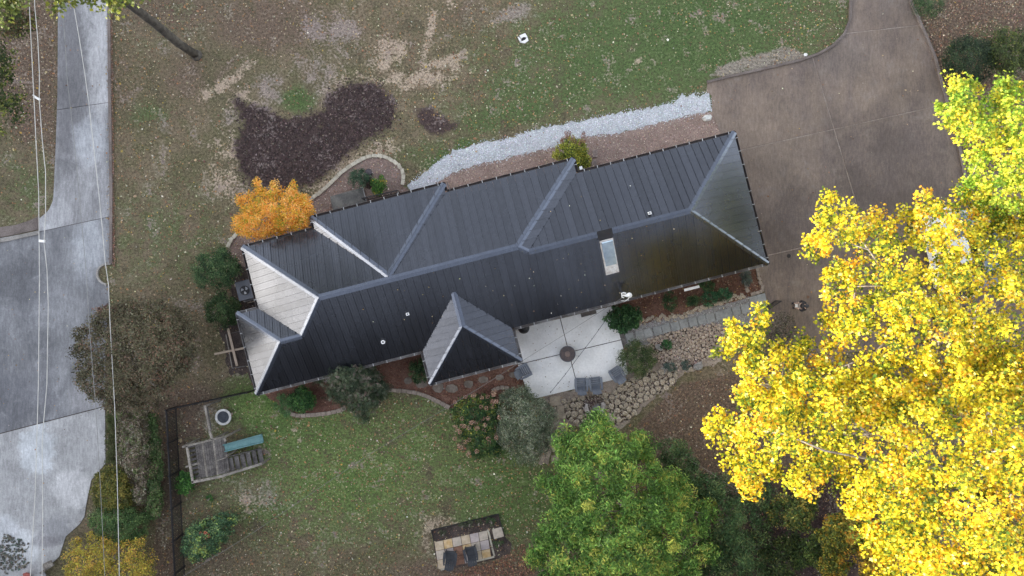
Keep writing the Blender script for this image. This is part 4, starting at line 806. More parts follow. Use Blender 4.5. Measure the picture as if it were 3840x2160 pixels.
O1 = [(876, 823), (900, 778), (890, 745), (935, 735), (950, 700), (966, 668), (985, 712), (1012, 705), (1030, 672), (1050, 715), (1075, 715), (1100, 670), (1112, 735), (1150, 740), (1168, 770), (1173, 800), (1158, 848), (1100, 862), (1058, 878), (1010, 880), (974, 893), (920, 885), (884, 868)]
tree("maple_tree", "small bright orange maple at the far left corner of the house", "tree", O1, 1.2, 4.6, (1030, 830), 340, 46, .09, 'narrow' if False else 'oval', ORG, .30, 110, .09, 9, .6, twigs=20, jitc=.12)
TL = [(0, 55), (40, 62), (80, 45), (110, 20), (150, 20), (170, 45), (205, 50), (215, 20), (270, 18), (300, 22), (330, -5), (380, 8), (420, 25), (480, 18), (520, -10), (620, -60), (600, -500), (-300, -500), (-300, 90)]
tree("tall_tree", "tall tree whose dark trunk crosses the top left lawn", "tree", TL, 13, 17, (738, 208), 260, 50, .15, 'maple', [(.10, .13, .03, 2), (.17, .20, .05, 3), (.28, .30, .06, 1.5), (.42, .42, .06, .7)], .6, 300, .27, 10, bark=BARKD, twigs=16, straight=True)
tree("left_edge_tree", "loose olive tree leaning in at the upper left edge", "tree", [(-200, 130), (10, 150), (35, 200), (30, 300), (70, 340), (110, 420), (60, 470), (-10, 520), (-200, 520)], 3.5, 7.5, (-40, 380), 110, 40, .14, 'oval', [(.04, .06, .02, 3), (.09, .11, .03, 2.5), (.2, .22, .05, .8)], .5, 160, .12, 7, bark=BARKD, twigs=12)
tree("left_edge_tree", "sparse reddish olive tree just inside the left edge below the wires' clamp", "tree", [(-200, 0), (60, 40), (150, 60), (100, 130), (40, 140), (-200, 160)], 3.5, 7.0, (-60, 60), 70, 34, .14, 'oval', [(.05, .06, .02, 3), (.12, .08, .04, 2), (.2, .22, .05, .5)], .5, 160, .12, 6, bark=BARKD, twigs=12)
MYR = [(.075, .065, .04, 2), (.13, .12, .068, 3), (.17, .145, .09, 2.6), (.22, .205, .13, 2.2), (.25, .16, .11, .9)]
M1 = [(348, 1190), (380, 1160), (447, 1142), (520, 1125), (600, 1130), (646, 1150), (700, 1190), (735, 1260), (730, 1340), (690, 1400), (650, 1450), (596, 1515), (500, 1540), (420, 1535), (370, 1510), (318, 1465), (275, 1416), (300, 1360), (263, 1320), (290, 1285), (278, 1240), (320, 1225)]
tree("crape_myrtle", "large brown and olive airy bush tree overhanging the concrete court", "tree", M1, 1.6, 5.4, (520, 1330), 520, 62, .10, 'oval', MYR, .42, 170, .08, 14, .8, jitc=.16, twigs=80, bark=BARK)
SHG = [(.025, .055, .024, 2), (.05, .10, .04, 3), (.09, .155, .06, 2.2), (.15, .22, .09, .9)]
def shrub(label, poly, z1, base, ncl, nlf, ls, kind, pal, rc=.3, edge=60, z0=.25, **kw):
    kw.setdefault('trunk', .04); kw.setdefault('limbs', 5); kw.setdefault('twigs', 6); nm = kw.pop('name', 'shrub'); ct = kw.pop('cat', 'shrub')
    return tree(nm, label, ct, poly, z0, z1, base, ncl, nlf, ls, kind, pal, rc, edge, **kw)
shrub("dark green rounded bush left of the house beside the orange maple", ell(812, 1015, 84, 78), 2.2, (825, 1020), 190, 46, .075, 'oval', SHG, .26)
shrub("dark green bush between the first bush and the porch corner, lower left", ell(838, 1165, 66, 62), 1.9, (850, 1160), 130, 46, .075, 'oval', [(.025, .05, .02, 2), (.05, .09, .035, 3), (.09, .14, .05, 2)], .26)
FEA = [(.035, .055, .03, 2), (.07, .10, .055, 3), (.12, .15, .085, 2.4), (.20, .22, .15, 1.4), (.26, .20, .17, .5)]
F1 = [(1160, 1400), (1200, 1380), (1215, 1345), (1250, 1340), (1265, 1310), (1290, 1325), (1330, 1320), (1380, 1330), (1415, 1350), (1400, 1390), (1450, 1430), (1455, 1470), (1420, 1500), (1395, 1540), (1370, 1575), (1330, 1570), (1300, 1520), (1240, 1490), (1215, 1450), (1180, 1430)]
shrub("tall feathery dark green bush overlapping the lower roof edge", F1, 3.9, (1330, 1440), 300, 26, .20, 'spray', FEA, .36, 110, z0=.8, trunk=.07, limbs=9, tilt=.8)
GRY = [(.08, .105, .065, 1.5), (.15, .185, .12, 3), (.25, .28, .18, 2.6), (.38, .40, .29, 1.4)]
F2 = [(1880, 1480), (1930, 1460), (1970, 1440), (1985, 1480), (2030, 1500), (2075, 1530), (2085, 1590), (2070, 1650), (2040, 1700), (1990, 1740), (1930, 1730), (1890, 1700), (1860, 1640), (1870, 1560)]
shrub("large grey green bush just below the white patio", F2, 3.2, (1960, 1580), 330, 52, .125, 'narrow', GRY, .34, 100, z0=.5, trunk=.06, limbs=9, tilt=.9)
HYG = [(.035, .075, .03, 2), (.06, .12, .04, 3), (.11, .17, .05, 2.4), (.24, .26, .05, .9)]
hy = [(1700, 1520), (1740, 1490), (1800, 1480), (1860, 1490), (1880, 1560), (1870, 1640), (1880, 1700), (1830, 1720), (1770, 1710), (1740, 1640), (1700, 1600)]
def blooms(root, poly, n_, zlo, zhi, r_, mat, edgeonly=0):
    x_, y_ = sample(poly, n_*6, rg)
    if edgeonly:
        d = edge_dist(x_, y_, poly); x_, y_ = x_[d < edgeonly], y_[d < edgeonly]
    x_, y_ = x_[:n_], y_[:n_]
    for a, b_ in zip(x_, y_):
        z_ = rnd.uniform(zlo, zhi); c = P(a, b_, z_); q = rg.normal(0, 1, (34, 3)); q /= np.linalg.norm(q, axis=1)[:, None]
        me = scatter("bloom", q*r_*np.array((1, 1, .75)), r_*.62, 'flat', pick(mat, 34, jit=.2), .8); me.materials.append(LITTER)
        put("bloom", me, None, root, loc=c-root.location)
PINK = [(.42, .26, .18, 2), (.34, .20, .14, 2), (.50, .36, .26, 1), (.24, .13, .09, 1)]
hr = shrub("flowering shrub with dried pinkish blooms beside the grey green bush", hy, 1.9, (1790, 1600), 170, 50, .10, 'oval', HYG, .28, 60, name="hydrangea")
blooms(hr, [(1685, 1515), (1740, 1475), (1860, 1455), (1880, 1600), (1860, 1690), (1760, 1720), (1690, 1640)], 52, 1.2, 2.1, .11, PINK)
hr = shrub("yellow green flowering shrub poking above the back roof edge", [(2085, 560), (2100, 530), (2140, 520), (2180, 530), (2205, 560), (2205, 620), (2160, 640), (2100, 610), (2080, 590)], 1.9, (2140, 590), 110, 50, .09, 'oval', [(.06, .09, .02, 1.4), (.14, .17, .03, 2.6), (.28, .30, .04, 3), (.42, .40, .06, 1.4)], .26, 60, name="hydrangea")
blooms(hr, [(2095, 540), (2110, 495), (2190, 500), (2195, 560), (2150, 530)], 16, 1.4, 2.1, .10, [(.14, .07, .05, 2), (.24, .13, .09, 2), (.30, .19, .13, 1)])
shrub("bright green perennial clump left of the bed by the lower roof corner", ell(1075, 1520, 42, 42), .9, (1075, 1515), 60, 44, .08, 'narrow', [(.05, .12, .045, 2), (.09, .20, .07, 3), (.15, .30, .10, 1.5)], .2, 40)
shrub("green leafy bush in the red mulch below the lower roof edge", ell(1130, 1497, 50, 42), 1.1, (1130, 1490), 80, 46, .085, 'oval', [(.03, .08, .03, 2), (.06, .15, .045, 3), (.13, .26, .07, 1.6)], .22, 40)
shrub("small dark green bush tucked beside the gable's left gutter", ell(1568, 1390, 38, 44), .9, (1570, 1385), 60, 44, .07, 'oval', SHG, .2, 40)
shrub("broad leaved dark green bush at the upper right corner of the patio", ell(2340, 1195, 60, 48), 1.1, (2345, 1190), 90, 40, .12, 'oval', [(.02, .055, .02, 2), (.04, .10, .035, 3), (.08, .17, .06, 1.6)], .25, 50)
shrub("glossy green rhododendron at the right edge of the patio", ell(2392, 1348, 68, 62), 1.5, (2395, 1350), 130, 46, .10, 'narrow', [(.03, .05, .02, 2), (.06, .10, .035, 3), (.12, .16, .06, 2), (.2, .23, .10, .8)], .26, 55)
for k, (x_, y_, rx_, ry_, lab, g_) in enumerate(((2512, 1130, 24, 40, "tall dark green plant in the red mulch nearest the patio", 0), (2596, 1128, 24, 20, "low dark green tuft alone in the middle of the red mulch", 0), (2662, 1118, 28, 30, "green leafy perennial by the stones of the path", 1), (2716, 1104, 30, 24, "bright green spiky perennial farthest along the path", 1), (2650, 1070, 30, 20, "shadowy green plant against the roof edge above the leafy perennial", 0), (2800, 1040, 20, 30, "grey green plant in the dark corner bed near the drive", 2))):
    shrub(lab, ell(x_, y_, rx_, ry_), .6, (x_, y_), 36, 34, .09, 'narrow', [SHG, [(.03, .08, .04, 2), (.05, .15, .07, 3), (.10, .24, .11, 1.5)], [(.08, .10, .085, 2), (.14, .17, .14, 2)]][g_], .16, 30, group="perennials in the mulch bed by the path", name="perennial", cat="plant", limbs=3, twigs=0)
shrub("small green plant growing among the river stones", ell(2500, 1296, 18, 16), .4, (2500, 1296), 22, 34, .07, 'oval', [(.04, .10, .04, 2), (.07, .17, .06, 2)], .12, 20, name="plant", cat="plant", limbs=3, twigs=0)
shrub("blue green spiky plant above the rubble bank", ell(2514, 1374, 24, 18), .4, (2514, 1374), 26, 34, .08, 'narrow', [(.08, .12, .10, 2), (.13, .18, .15, 2)], .14, 20, name="plant", cat="plant", limbs=3, twigs=0)
shrub("blue green spiky plant left of the oval boulder", ell(2572, 1370, 18, 14), .35, (2572, 1370), 18, 34, .08, 'narrow', [(.08, .12, .10, 2), (.13, .18, .15, 2)], .12, 20, name="plant", cat="plant", limbs=3, twigs=0)
shrub("bluish dark green bush inside the curved block edging", ell(1348, 672, 44, 34), 1.1, (1350, 672), 70, 44, .08, 'narrow', [(.025, .06, .03, 2), (.05, .10, .055, 3), (.09, .15, .09, 1.5)], .22, 40)
shrub("light green upright bush beside the black railing", ell(1418, 695, 24, 34), 1.1, (1418, 695), 46, 44, .08, 'oval', [(.04, .09, .02, 2), (.07, .17, .03, 3), (.15, .26, .05, 1.2), (.5, .4, .06, .2)], .2, 34)
shrub("small dark reddish bush between the bluish and light green bushes", ell(1388, 690, 16, 18), .8, (1388, 690), 20, 40, .06, 'oval', [(.05, .035, .03, 2), (.09, .07, .05, 2)], .16, 24, limbs=3)
shrub("dark conifer bush at the top edge right of the drive", ell(3480, 12, 60, 50), 2.2, (3470, 20), 90, 44, .08, 'narrow', SHG, .28, 60)
shrub("wide dark evergreen bush on the leaf litter right of the drive", ell(3640, 225, 100, 85), 2.6, (3625, 220), 180, 46, .08, 'oval', [(.02, .035, .02, 2), (.035, .06, .03, 3), (.06, .09, .04, 2)], .32, 90)
shrub("olive bush at the right edge beside the wide dark evergreen", ell(3790, 190, 85, 90), 2.6, (3770, 200), 150, 44, .09, 'oval', [(.04, .05, .02, 2), (.07, .10, .03, 3), (.14, .17, .04, 1.2)], .32, 90)
shrub("airy brownish bush with dry seed heads at the end of the path", ell(2935, 1235, 52, 62), 1.8, (2915, 1230), 90, 26, .075, 'oval', [(.06, .06, .04, 2), (.12, .10, .08, 2), (.22, .18, .14, 1.4)], .28, 50, bark=BARK, twigs=24, limbs=9)
shrub("bright green young bush against the picket fence by the wooden platform", ell(690, 1812, 34, 40), 1.1, (692, 1815), 60, 40, .085, 'oval', [(.04, .11, .03, 2), (.08, .20, .045, 3), (.15, .32, .07, 1.6)], .2, 36)
shrub("tiny green weed on the bare soil below the wooden platform", ell(790, 1868, 15, 9), .25, (790, 1868), 12, 30, .06, 'oval', [(.06, .15, .04, 2), (.10, .22, .05, 1)], .1, 14, name="weed", cat="weed", limbs=2, twigs=0)
cr = [(680, 2070), (700, 1990), (740, 1960), (790, 1950), (840, 1925), (880, 1930), (885, 1970), (850, 2020), (820, 2060), (770, 2090), (720, 2100)]
cm = shrub("pale green rose shrub with a few red blooms beside the picket fence", cr, 1.9, (770, 2020), 150, 40, .105, 'oval', [(.05, .10, .05, 2), (.09, .17, .08, 3), (.20, .31, .13, 2), (.36, .45, .12, .7)], .28, 55)
blooms(cm, ell(772, 1995, 26, 24), 5, 1.6, 2.0, .08, [(.62, .14, .09, 2), (.66, .26, .18, 1)])
HG = "overgrown hedge between the court and the picket fence"
shrub("dry brown straggly shrub in the middle of the hedge below the big bush tree", [(450, 1560), (540, 1530), (565, 1600), (560, 1700), (555, 1800), (560, 1880), (510, 1890), (480, 1800), (450, 1720), (440, 1640)], 2.2, (505, 1700), 270, 46, .17, 'narrow', [(0.14, 0.115, 0.08, 2), (0.26, 0.215, 0.15, 3), (0.42, 0.37, 0.29, 2), (0.16, 0.20, 0.08, 2)], .3, 60, group=HG, twigs=40, tilt=.9)
shrub("long green shrub forming the fence side of the hedge", [(548, 1560), (580, 1560), (600, 1650), (602, 1760), (608, 1860), (600, 1930), (560, 1950), (545, 1860), (560, 1740), (548, 1640)], 1.8, (585, 1760), 190, 46, .095, 'oval', [(0.055, 0.09, 0.033, 2), (0.095, 0.155, 0.052, 3), (0.16, 0.235, 0.08, 1.5), (.2, .17, .1, .8)], .26, 40, group=HG)
shrub("yellowing olive shrub of the hedge at the court's edge", [(375, 1770), (430, 1745), (480, 1770), (500, 1840), (490, 1900), (430, 1920), (370, 1900), (345, 1850), (350, 1800)], 1.9, (430, 1840), 180, 46, .10, 'oval', [(0.087, 0.098, 0.029, 2), (0.174, 0.182, 0.043, 3), (0.290, 0.238, 0.058, 2)], .28, 50, group=HG)
shrub("green shrub of the hedge above the golden bush", [(340, 1930), (400, 1900), (480, 1900), (560, 1930), (540, 2010), (470, 2040), (400, 2040), (345, 2000)], 2.1, (440, 1960), 190, 46, .08, 'oval', [(0.043, 0.084, 0.029, 2), (0.094, 0.168, 0.058, 3), (0.160, 0.238, 0.080, 2)], .3, 60, group=HG)
shrub("large golden yellow bush at the bottom left of the hedge", [(225, 2120), (260, 2050), (300, 2005), (370, 2000), (420, 2030), (480, 2020), (540, 2010), (560, 2070), (590, 2120), (560, 2180), (540, 2330), (240, 2330), (240, 2200)], 2.8, (400, 2120), 330, 46, .085, 'oval', [(0.203, 0.196, 0.043, 1.4), (0.377, 0.322, 0.051, 3), (0.551, 0.448, 0.072, 2.4), (0.638, 0.378, 0.087, 1.6)], .34, 80, group=HG)
shrub("low grassy green strip of the hedge beside the pale concrete", [(400, 1540), (445, 1540), (445, 1700), (430, 1740), (402, 1740)], .5, (420, 1640), 110, 40, .12, 'narrow', [(0.087, 0.098, 0.043, 2), (0.131, 0.154, 0.058, 3)], .2, 30, group=HG, twigs=0, limbs=3)
shrub("small reddish bush at the kerb above the big brown bush tree", ell(400, 1170, 40, 20), .9, (410, 1160), 40, 40, .075, 'oval', [(.12, .06, .05, 2), (.2, .11, .09, 2), (.09, .08, .05, 1)], .2, 30)
# ------------------------------------------------------------------ fences
def fence(label, a, b_, h, npan, nper):
    root = thing("picket_fence", label, "fence", a, group="black metal picket fence round the lower yard"); d = b_-a
    for k in range(npan+1): B().bar(a+d*(k/npan), a+d*(k/npan)+Vector((0, 0, h+.08)), .07, .07).build("post", BLACK, root)
    for zz in (.14, h-.12, h-.02): B().bar(a+Vector((0, 0, zz)), b_+Vector((0, 0, zz)), .04, .035).build("rail", BLACK, root)
    tot = npan*nper
    for k in range(tot):
        if k % nper: c = a+d*(k/tot); B().bar(c+Vector((0, 0, .05)), c+Vector((0, 0, h+.03)), .026, .026).build("picket", BLACK, root)
fence("dark picket fence running down the lower left between hedge and platform", P(663, 1525), P(700, 2240), 1.28, 6, 20)
fence("dark picket fence from the house corner across to the fence corner", P(663, 1525), P(955, 1462), 1.2, 3, 18)
# ------------------------------------------------------------------ wires
def wire(label, pts, r_=.019, mat=WIRE, name="power_cable"): return tag(B().tube([P(*q_) for q_ in pts], r_, 6).build(name, mat, smooth=True), label, "cable", "cables over the concrete drive")
wire("leftmost white cable running down over the drive", [(95, -500, 8.6), (110, 20, 8.2), (124, 300, 8.), (135, 530, 7.9), (145, 720, 7.8), (148, 1050, 7.8), (144, 1440, 7.9), (132, 1850, 8.1), (114, 2160, 8.3), (90, 2700, 8.8)])
wire("white cable beside the leftmost one, pinched to it near the court", [(122, -500, 8.6), (130, 20, 8.2), (142, 150, 8.1), (148, 278, 8.), (147, 370, 7.9), (158, 520, 7.9), (171, 646, 7.8), (171, 795, 7.8), (165, 909, 7.8), (176, 1010, 7.8), (181, 1142, 7.8), (176, 1440, 7.9), (162, 1600, 7.9), (158, 1663, 8.), (160, 1900, 8.1), (158, 2160, 8.3), (150, 2700, 8.8)])
wire("pale cable slanting over the drive to the bush tree", [(262, -500, 5.6), (277, 25, 5.4), (298, 150, 5.3), (318, 278, 5.2), (333, 388, 5.1), (355, 586, 5.), (370, 720, 4.9), (384, 860, 4.9), (395, 988, 4.8), (407, 1068, 4.8), (412, 1200, 4.7), (430, 1524, 4.7), (440, 1813, 4.8), (447, 2136, 5.0), (455, 2700, 5.4)], .02)
wire("thin dark cable over the drive between the white ones", [(225, -500, 5.8), (238, 60, 5.5), (252, 300, 5.3), (275, 500, 5.2), (296, 720, 5.), (323, 1018, 4.9), (335, 1232, 4.8), (360, 1540, 4.7), (373, 1758, 4.8), (393, 2160, 5.), (410, 2700, 5.3)], .014, M("grey_cable", (.20, .195, .19), (.27, .26, .25), 3, 20, .6, 0, .003, fine=.1))
b = B(); b.bar(P(128, 362, 7.92), P(150, 374, 7.92), .10, .08); b.bar(P(124, 356, 7.95), P(140, 368, 7.95), .05, .05); tag(b.build("cable_spacer", WHITE), "small white clamp joining the two left cables near the top", "clamp", "clamps on the left cables")
b = B(); b.bar(P(147, 903, 7.82), P(168, 905, 7.82), .12, .08); tag(b.build("cable_spacer", WHITE), "small white clamp joining the two left cables above the court", "clamp", "clamps on the left cables")
tag(B().tube([P(2342, 1112, 3.62), P(2290, 1144, 3.5), P(2130, 1246, 3.55), P(1956, 1355, 3.7), P(1818, 1442, 3.9), P(1700, 1514, 4.1), P(1391, 1700, 4.6), P(944, 2001, 5.4), P(696, 2155, 5.8), P(200, 2480, 6.6)], .009, 6).build("service_cable", M("service_cable", (.16, .15, .14), (.20, .19, .18), 2, 9, .6, 0, .003)), "long thin cable from the white roof mast across patio and lawn", "cable")
# string light line over the patio
sr = thing("string_lights", "dark string of bulbs crossing the right half of the patio", "string lights", P(2316, 1120, 3.0))
LP = [P(2316, 1143, 2.7), P(2270, 1202, 2.6), P(2220, 1272, 2.5), P(2170, 1337, 2.45), P(2120, 1404, 2.4), P(2064, 1472, 2.45)]
B().tube(LP, .012, 5).build("cord", BLACK, sr)
for i in range(11):
    f_ = i/10*4.98; k = int(f_); c = LP[k].lerp(LP[k+1], f_-k); B().tube([c, c-Vector((0, 0, .05)), c-Vector((0, 0, .12))], [.02, .034, .02], 7).build("bulb", BLACK, sr)
B().tube([P(2064, 1472, 0.08), P(2064, 1472, 2.48)], .02, 6).build("post", BLACK, sr)

# ------------------------------------------------------------------ garden chairs
def chair(label, px, py, rz, mat, first=None, group=None):
    if first is not None:
        c = copy_tree(first); c.location = P(px, py, .085); c.rotation_euler = (0, 0, rz); c['label'] = label; c['group'] = group
        return c
    root = thing("adirondack_chair", label, "chair", P(px, py, .085), rz, group, world=False)
    for k in range(5):
        y_ = .33-k*.115; z_ = .37-.10*(k/4); B().box((0, y_, z_), (.52, .10, .022)).build("seat_slat", mat, root)
    tl = Matrix.Rotation(R(-58), 3, 'X')
    for k in range(4):
        x_ = (k-1.5)*.135; L_ = .74 if k in (1, 2) else .68
        d = Vector((x_*.10, -math.sin(R(32)), math.cos(R(32)))); p0_ = Vector((x_*.92, -.14, .26)); B().bar(p0_, p0_+d*L_, .122, .022).build("back_slat", mat, root)
    for s_ in (-1, 1):
        q = [Vector((s_*.25, .40, .56)), Vector((s_*.40, .40, .56)), Vector((s_*.41, .0, .56)), Vector((s_*.36, -.36, .56)), Vector((s_*.29, -.36, .56)), Vector((s_*.265, .0, .56))]
        q = q if s_ > 0 else q[::-1]; q = q if area(q) > 0 else q[::-1]
        B().hexa(q, [v+Vector((0, 0, .028)) for v in q]).build("armrest", mat, root)
        B().box((s_*.29, .32, .28), (.04, .10, .56)).build("leg", mat, root)
        B().bar((s_*.28, .40, .34), (s_*.24, -.45, .06), .035, .12).build("leg", mat, root)
    B().box((0, .385, .33), (.56, .022, .12)).build("apron", mat, root); B().bar((-.36, -.33, .545), (.36, -.33, .545), .05, .03).build("back_rail", mat, root)
    return root
CHM = M("slate_plastic", (.125, .14, .17), (.16, .175, .205), 3, 20, .6, .1, .004, fine=.1)
CHD = M("charcoal_plastic", (.035, .038, .045), (.055, .058, .066), 3, 20, .6, .1, .004, fine=.15)
GP = "slate grey slatted garden chairs on the patio"
c1 = chair("left one of the two slate chairs side by side at the patio's lower edge", 2177, 1440, R(2), CHM, group=GP)
chair("right one of the two slate chairs side by side at the patio's lower edge", 2230, 1437, R(7), CHM, c1, GP)
chair("angled slate chair at the patio's lower right corner by the rhododendron", 2310, 1400, R(33), CHM, c1, GP)
chair("slate chair at the left patio edge under the gable's gutter corner", 1962, 1389, R(-62), CHM, c1, GP)
c5 = chair("left charcoal chair on the square stone terrace at the bottom", 1690, 2085, R(-4), CHD, group="charcoal chairs on the small stone terrace")
chair("right charcoal chair on the square stone terrace at the bottom", 1768, 2068, R(13), CHD, c5, "charcoal chairs on the small stone terrace")
for o_ in (c5,): o_.location.z = .06
# fire table, mat, kettle grill
ft = thing("fire_table", "round brown fire table in the middle of the patio", "fire table", P(2129, 1328, .085))
c = P(2128, 1327, .5)
B().disc(c, .30, .085, .50, 24).build("base", BLACK, ft)
B().ring(c, .02, .455, .50, .55, 40).build("table_top", M("copper_top", (.065, .055, .056), (.10, .075, .07), 3, 12, .5, .1, .004, met=.3, fine=.2), ft, False)
B().ring(c, .435, .47, .495, .565, 40).build("rim", M("slate_rim", (.09, .095, .11), (.12, .125, .14), 3, 20, .5, 0, .01), ft)
B().disc(c, .16, .545, .56, 24).build("burner_cover", M("burner_cover", (.13, .095, .085), (.17, .12, .10), 3, 20, .5, 0, .01), ft)
tag(B().box(P(2207, 1175, .1), (.92, .26, .02), TH).build("doormat", M("doormat", (.10, .088, .082), (.13, .115, .105), 3, 30, .95, .5, .01)), "dark rectangular doormat on the patio against the house", "doormat")
gr = thing("kettle_grill", "black round lidded grill half hidden under the patio gutter", "grill", P(1964, 1236, .085))
c = P(1964, 1230, .8)
for z0_, z1_, ra, rb in ((.55, .68, .16, .30), (.68, .82, .30, .33), (.82, .98, .33, .25), (.98, 1.06, .25, .10)): B().disc(c, ra, z0_, z1_, 20, rb).build("bowl" if z0_ < .8 else "lid", BLACK, gr)
for k in range(3): a = 2.1*k; B().bar((c.x+.2*math.cos(a), c.y+.2*math.sin(a), .6), (c.x+.3*math.cos(a), c.y+.3*math.sin(a), .085), .03, .03).build("leg", BLACK, gr)
# round fire pit with rough pale rim among the rocks
fp = thing("fire_pit", "round stone fire pit with metal grate sunk in the rock bank", "fire pit", P(*FP))
B().ring(P(*FP), .40, .60, 0, .24, 22, R(-200), R(30), .05).build("rim", M("ash_rim", (.28, .25, .23), (.42, .38, .36), 4, 14, .95, .7, .03, fine=.3), fp)
B().disc(P(*FP), .42, .02, .05, 20).build("ash_bed", SOIL, fp)
x_, y_ = sample(ell(FP[0], FP[1], 25, 26), 260); sk_ = put("sticks", scatter("sticks", worldpts(x_, y_, rg.uniform(.07, .2, 260)), rg.uniform(.12, .3, 260), 'narrow', pick([(.22, .17, .15, 2), (.10, .07, .06, 2), (.36, .31, .28, 1)], 260), .5), LITTER, fp); sk_['kind'] = 'stuff'
g_ = B()
for k in range(-2, 3): g_.bar(P(FP[0]+8+k*4, FP[1]-6, .2), P(FP[0]+10+k*4, FP[1]+20, .2), .015, .015); g_.bar(P(FP[0]-8, FP[1]+10+k*4, .21), P(FP[0]+26, FP[1]+8+k*4, .21), .015, .015)
g_.build("grate", M("ash_metal", (.3, .3, .31), (.4, .4, .41), 3, 20, .6, 0, .01), fp)
dl_ = thing("driftwood", "tangle of pale driftwood and roots right of the angled chair", "driftwood", P(2352, 1410))
for k in range(9):
    a = rnd.uniform(0, 6.3); p0_ = P(2352+rnd.uniform(-14, 14), 1405+rnd.uniform(-24, 22), rnd.uniform(.05, .25)); e_ = p0_+Vector((math.cos(a)*rnd.uniform(.2, .5), math.sin(a)*rnd.uniform(.2, .5), rnd.uniform(-.05, .15)))
    tb = B(); tubeskel(tb, p0_, e_, .035, .015, .04, 4); tb.build("branch", BARK, dl_)
# ------------------------------------------------------------------ AC unit
an = TH; c = P(924, 1090, 0)+Vector((.02, 0, 0))
ac = thing("air_conditioner", "dark grey air conditioner with round fan beside the left eave", "air conditioner", c)
ACM = M("ac_paint", (.085, .09, .105), (.11, .115, .13), 3, 20, .5, .1, .004, fine=.08)
cc = P(921, 1087, .85); cc.z = 0
B().box(cc+Vector((0, 0, .03)), (1.15, 1.2, .08), an).build("pad", CONC, ac); B().box(cc+Vector((0, 0, .46)), (.95, 1.05, .78), an).build("cabinet", ACM, ac); B().box(cc+Vector((0, 0, .862)), (1.0, 1.10, .03), an).build("top_cover", ACM, ac)
fc = P(918, 1089, .88)
B().ring(fc, .25, .275, .865, .90, 28).build("fan_ring", BLACK, ac); B().disc(fc, .25, .862, .88, 28).build("fan_well", BLACK, ac)
bl = M("fan_blade", (.30, .30, .31), (.42, .42, .43), 3, 20, .4, 0, .01, met=.4)
for k in range(3):
    a = 2.09*k+.4; q = [fc+Vector((r_*math.cos(a+d_), r_*math.sin(a+d_), .02+.03*d_)) for r_, d_ in ((.04, 0), (.14, -.1), (.23, .15), (.23, .95), (.13, .8))]
    B().hexa([v-Vector((0, 0, .008)) for v in q], q).build("fan_blade", bl, ac)
B().disc(fc, .05, .88, .925, 12).build("fan_hub", BLACK, ac)
for rr in (.09, .15, .21): B().ring(fc, rr-.004, rr+.004, .935, .943, 24).build("guard_ring", BLACK, ac)
tag(B().bar(P(928, 1136, .3), P(956, 1130, .3), .04, .04).build("pipe", LUMBER), "thin pale pipe on the soil below the air conditioner", "pipe")
# ------------------------------------------------------------------ raised frame with crossed boards
rb = thing("raised_bed", "dark wooden raised bed frame half under the left eave", "raised bed", P(880, 1320))
q = [P(847, 1254, .2), P(921, 1237, .2), P(950, 1368, .2), P(871, 1381, .2)]
for a_, b_ in zip(q, q[1:]+q[:1]): B().bar(a_-Vector((0, 0, .1)), b_-Vector((0, 0, .1)), .05, .22).build("board", WOODG if a_ is q[3] else WOODD, rb)
prism(ccw([v for v in q]), 0, .12).build("soil", SOIL, rb)
tag(B().bar(P(855, 1231, .25), P(889, 1372, .25), .14, .045).build("lumber_board", LUMBER), "long pale board lying lengthwise over the raised bed frame", "board", "crossed pale boards on the raised bed")
tag(B().bar(P(804, 1328, .20), P(920, 1304, .20), .12, .04).build("lumber_board", LUMBER), "pale board lying crosswise under the long one at the eave", "board", "crossed pale boards on the raised bed")

# ------------------------------------------------------------------ play platform, slide, trampoline
DZ = 1.15
ps = thing("play_platform", "weathered wooden play platform with stairs on the lower left lawn", "play platform", P(790, 1720))
def Q(zx, zy, z): return P(560+zx/3.45, 1440+zy/3.45, z)
# deck planks
dA, dB, dC, dD = Q(585, 775, DZ), Q(985, 690, DZ), Q(1042, 1140, DZ), Q(650, 1225, DZ)
npk = 14
for k in range(npk):
    a, b_ = k/npk, (k+.9)/npk
    t0_, t1_, b0_, b1_ = dA.lerp(dB, a), dA.lerp(dB, b_), dD.lerp(dC, a), dD.lerp(dC, b_)
    q = ccw([t0_, t1_, b1_, b0_]); B().hexa([v-Vector((0, 0, .035)) for v in q], [v+Vector((0, 0, rnd.uniform(-.006, .006))) for v in q]).build("deck_plank", WOODG if k in (3, 8) else WOODD, ps)
lowq = [Q(490, 800, .35), Q(580, 780, .35), Q(650, 1225, .35), Q(570, 1250, .35)]
for k in range(8):
    a, b_ = k/8, (k+.6)/8; q = ccw([lowq[0].lerp(lowq[3], a), lowq[1].lerp(lowq[2], a), lowq[1].lerp(lowq[2], b_), lowq[0].lerp(lowq[3], b_)]); B().hexa([v-Vector((0, 0, .03)) for v in q], q).build("rung", WOODD, ps)
RZ = 2.0
for a_, b_, w_, mt in ((Q(430, 815, RZ), Q(820, 718, RZ), .10, WOODG), (Q(820, 718, RZ), Q(985, 678, RZ), .08, WOODG), (Q(485, 800, RZ), Q(565, 1275, RZ), .11, WOODG), (Q(550, 1272, RZ), Q(950, 1190, RZ), .14, WOODG), (Q(940, 1192, RZ), Q(1460, 1030, 1.3), .13, WOODG),
                       (Q(475, 1072, RZ-.15), Q(650, 1022, RZ-.15), .10, WOODG), (Q(965, 680, RZ), Q(985, 740, RZ), .10, WOODG), (Q(845, 1000, DZ+.04), Q(1000, 950, DZ+.04), .05, WOODG), (Q(775, 600, RZ), Q(818, 720, RZ), .12, WOODG), (Q(722, 285, RZ), Q(785, 610, RZ), .11, WOODG), (Q(748, 300, RZ-.06), Q(800, 590, RZ-.06), .05, WOODD)):
    B().bar(a_, b_, w_, .10).build("beam", mt, ps)
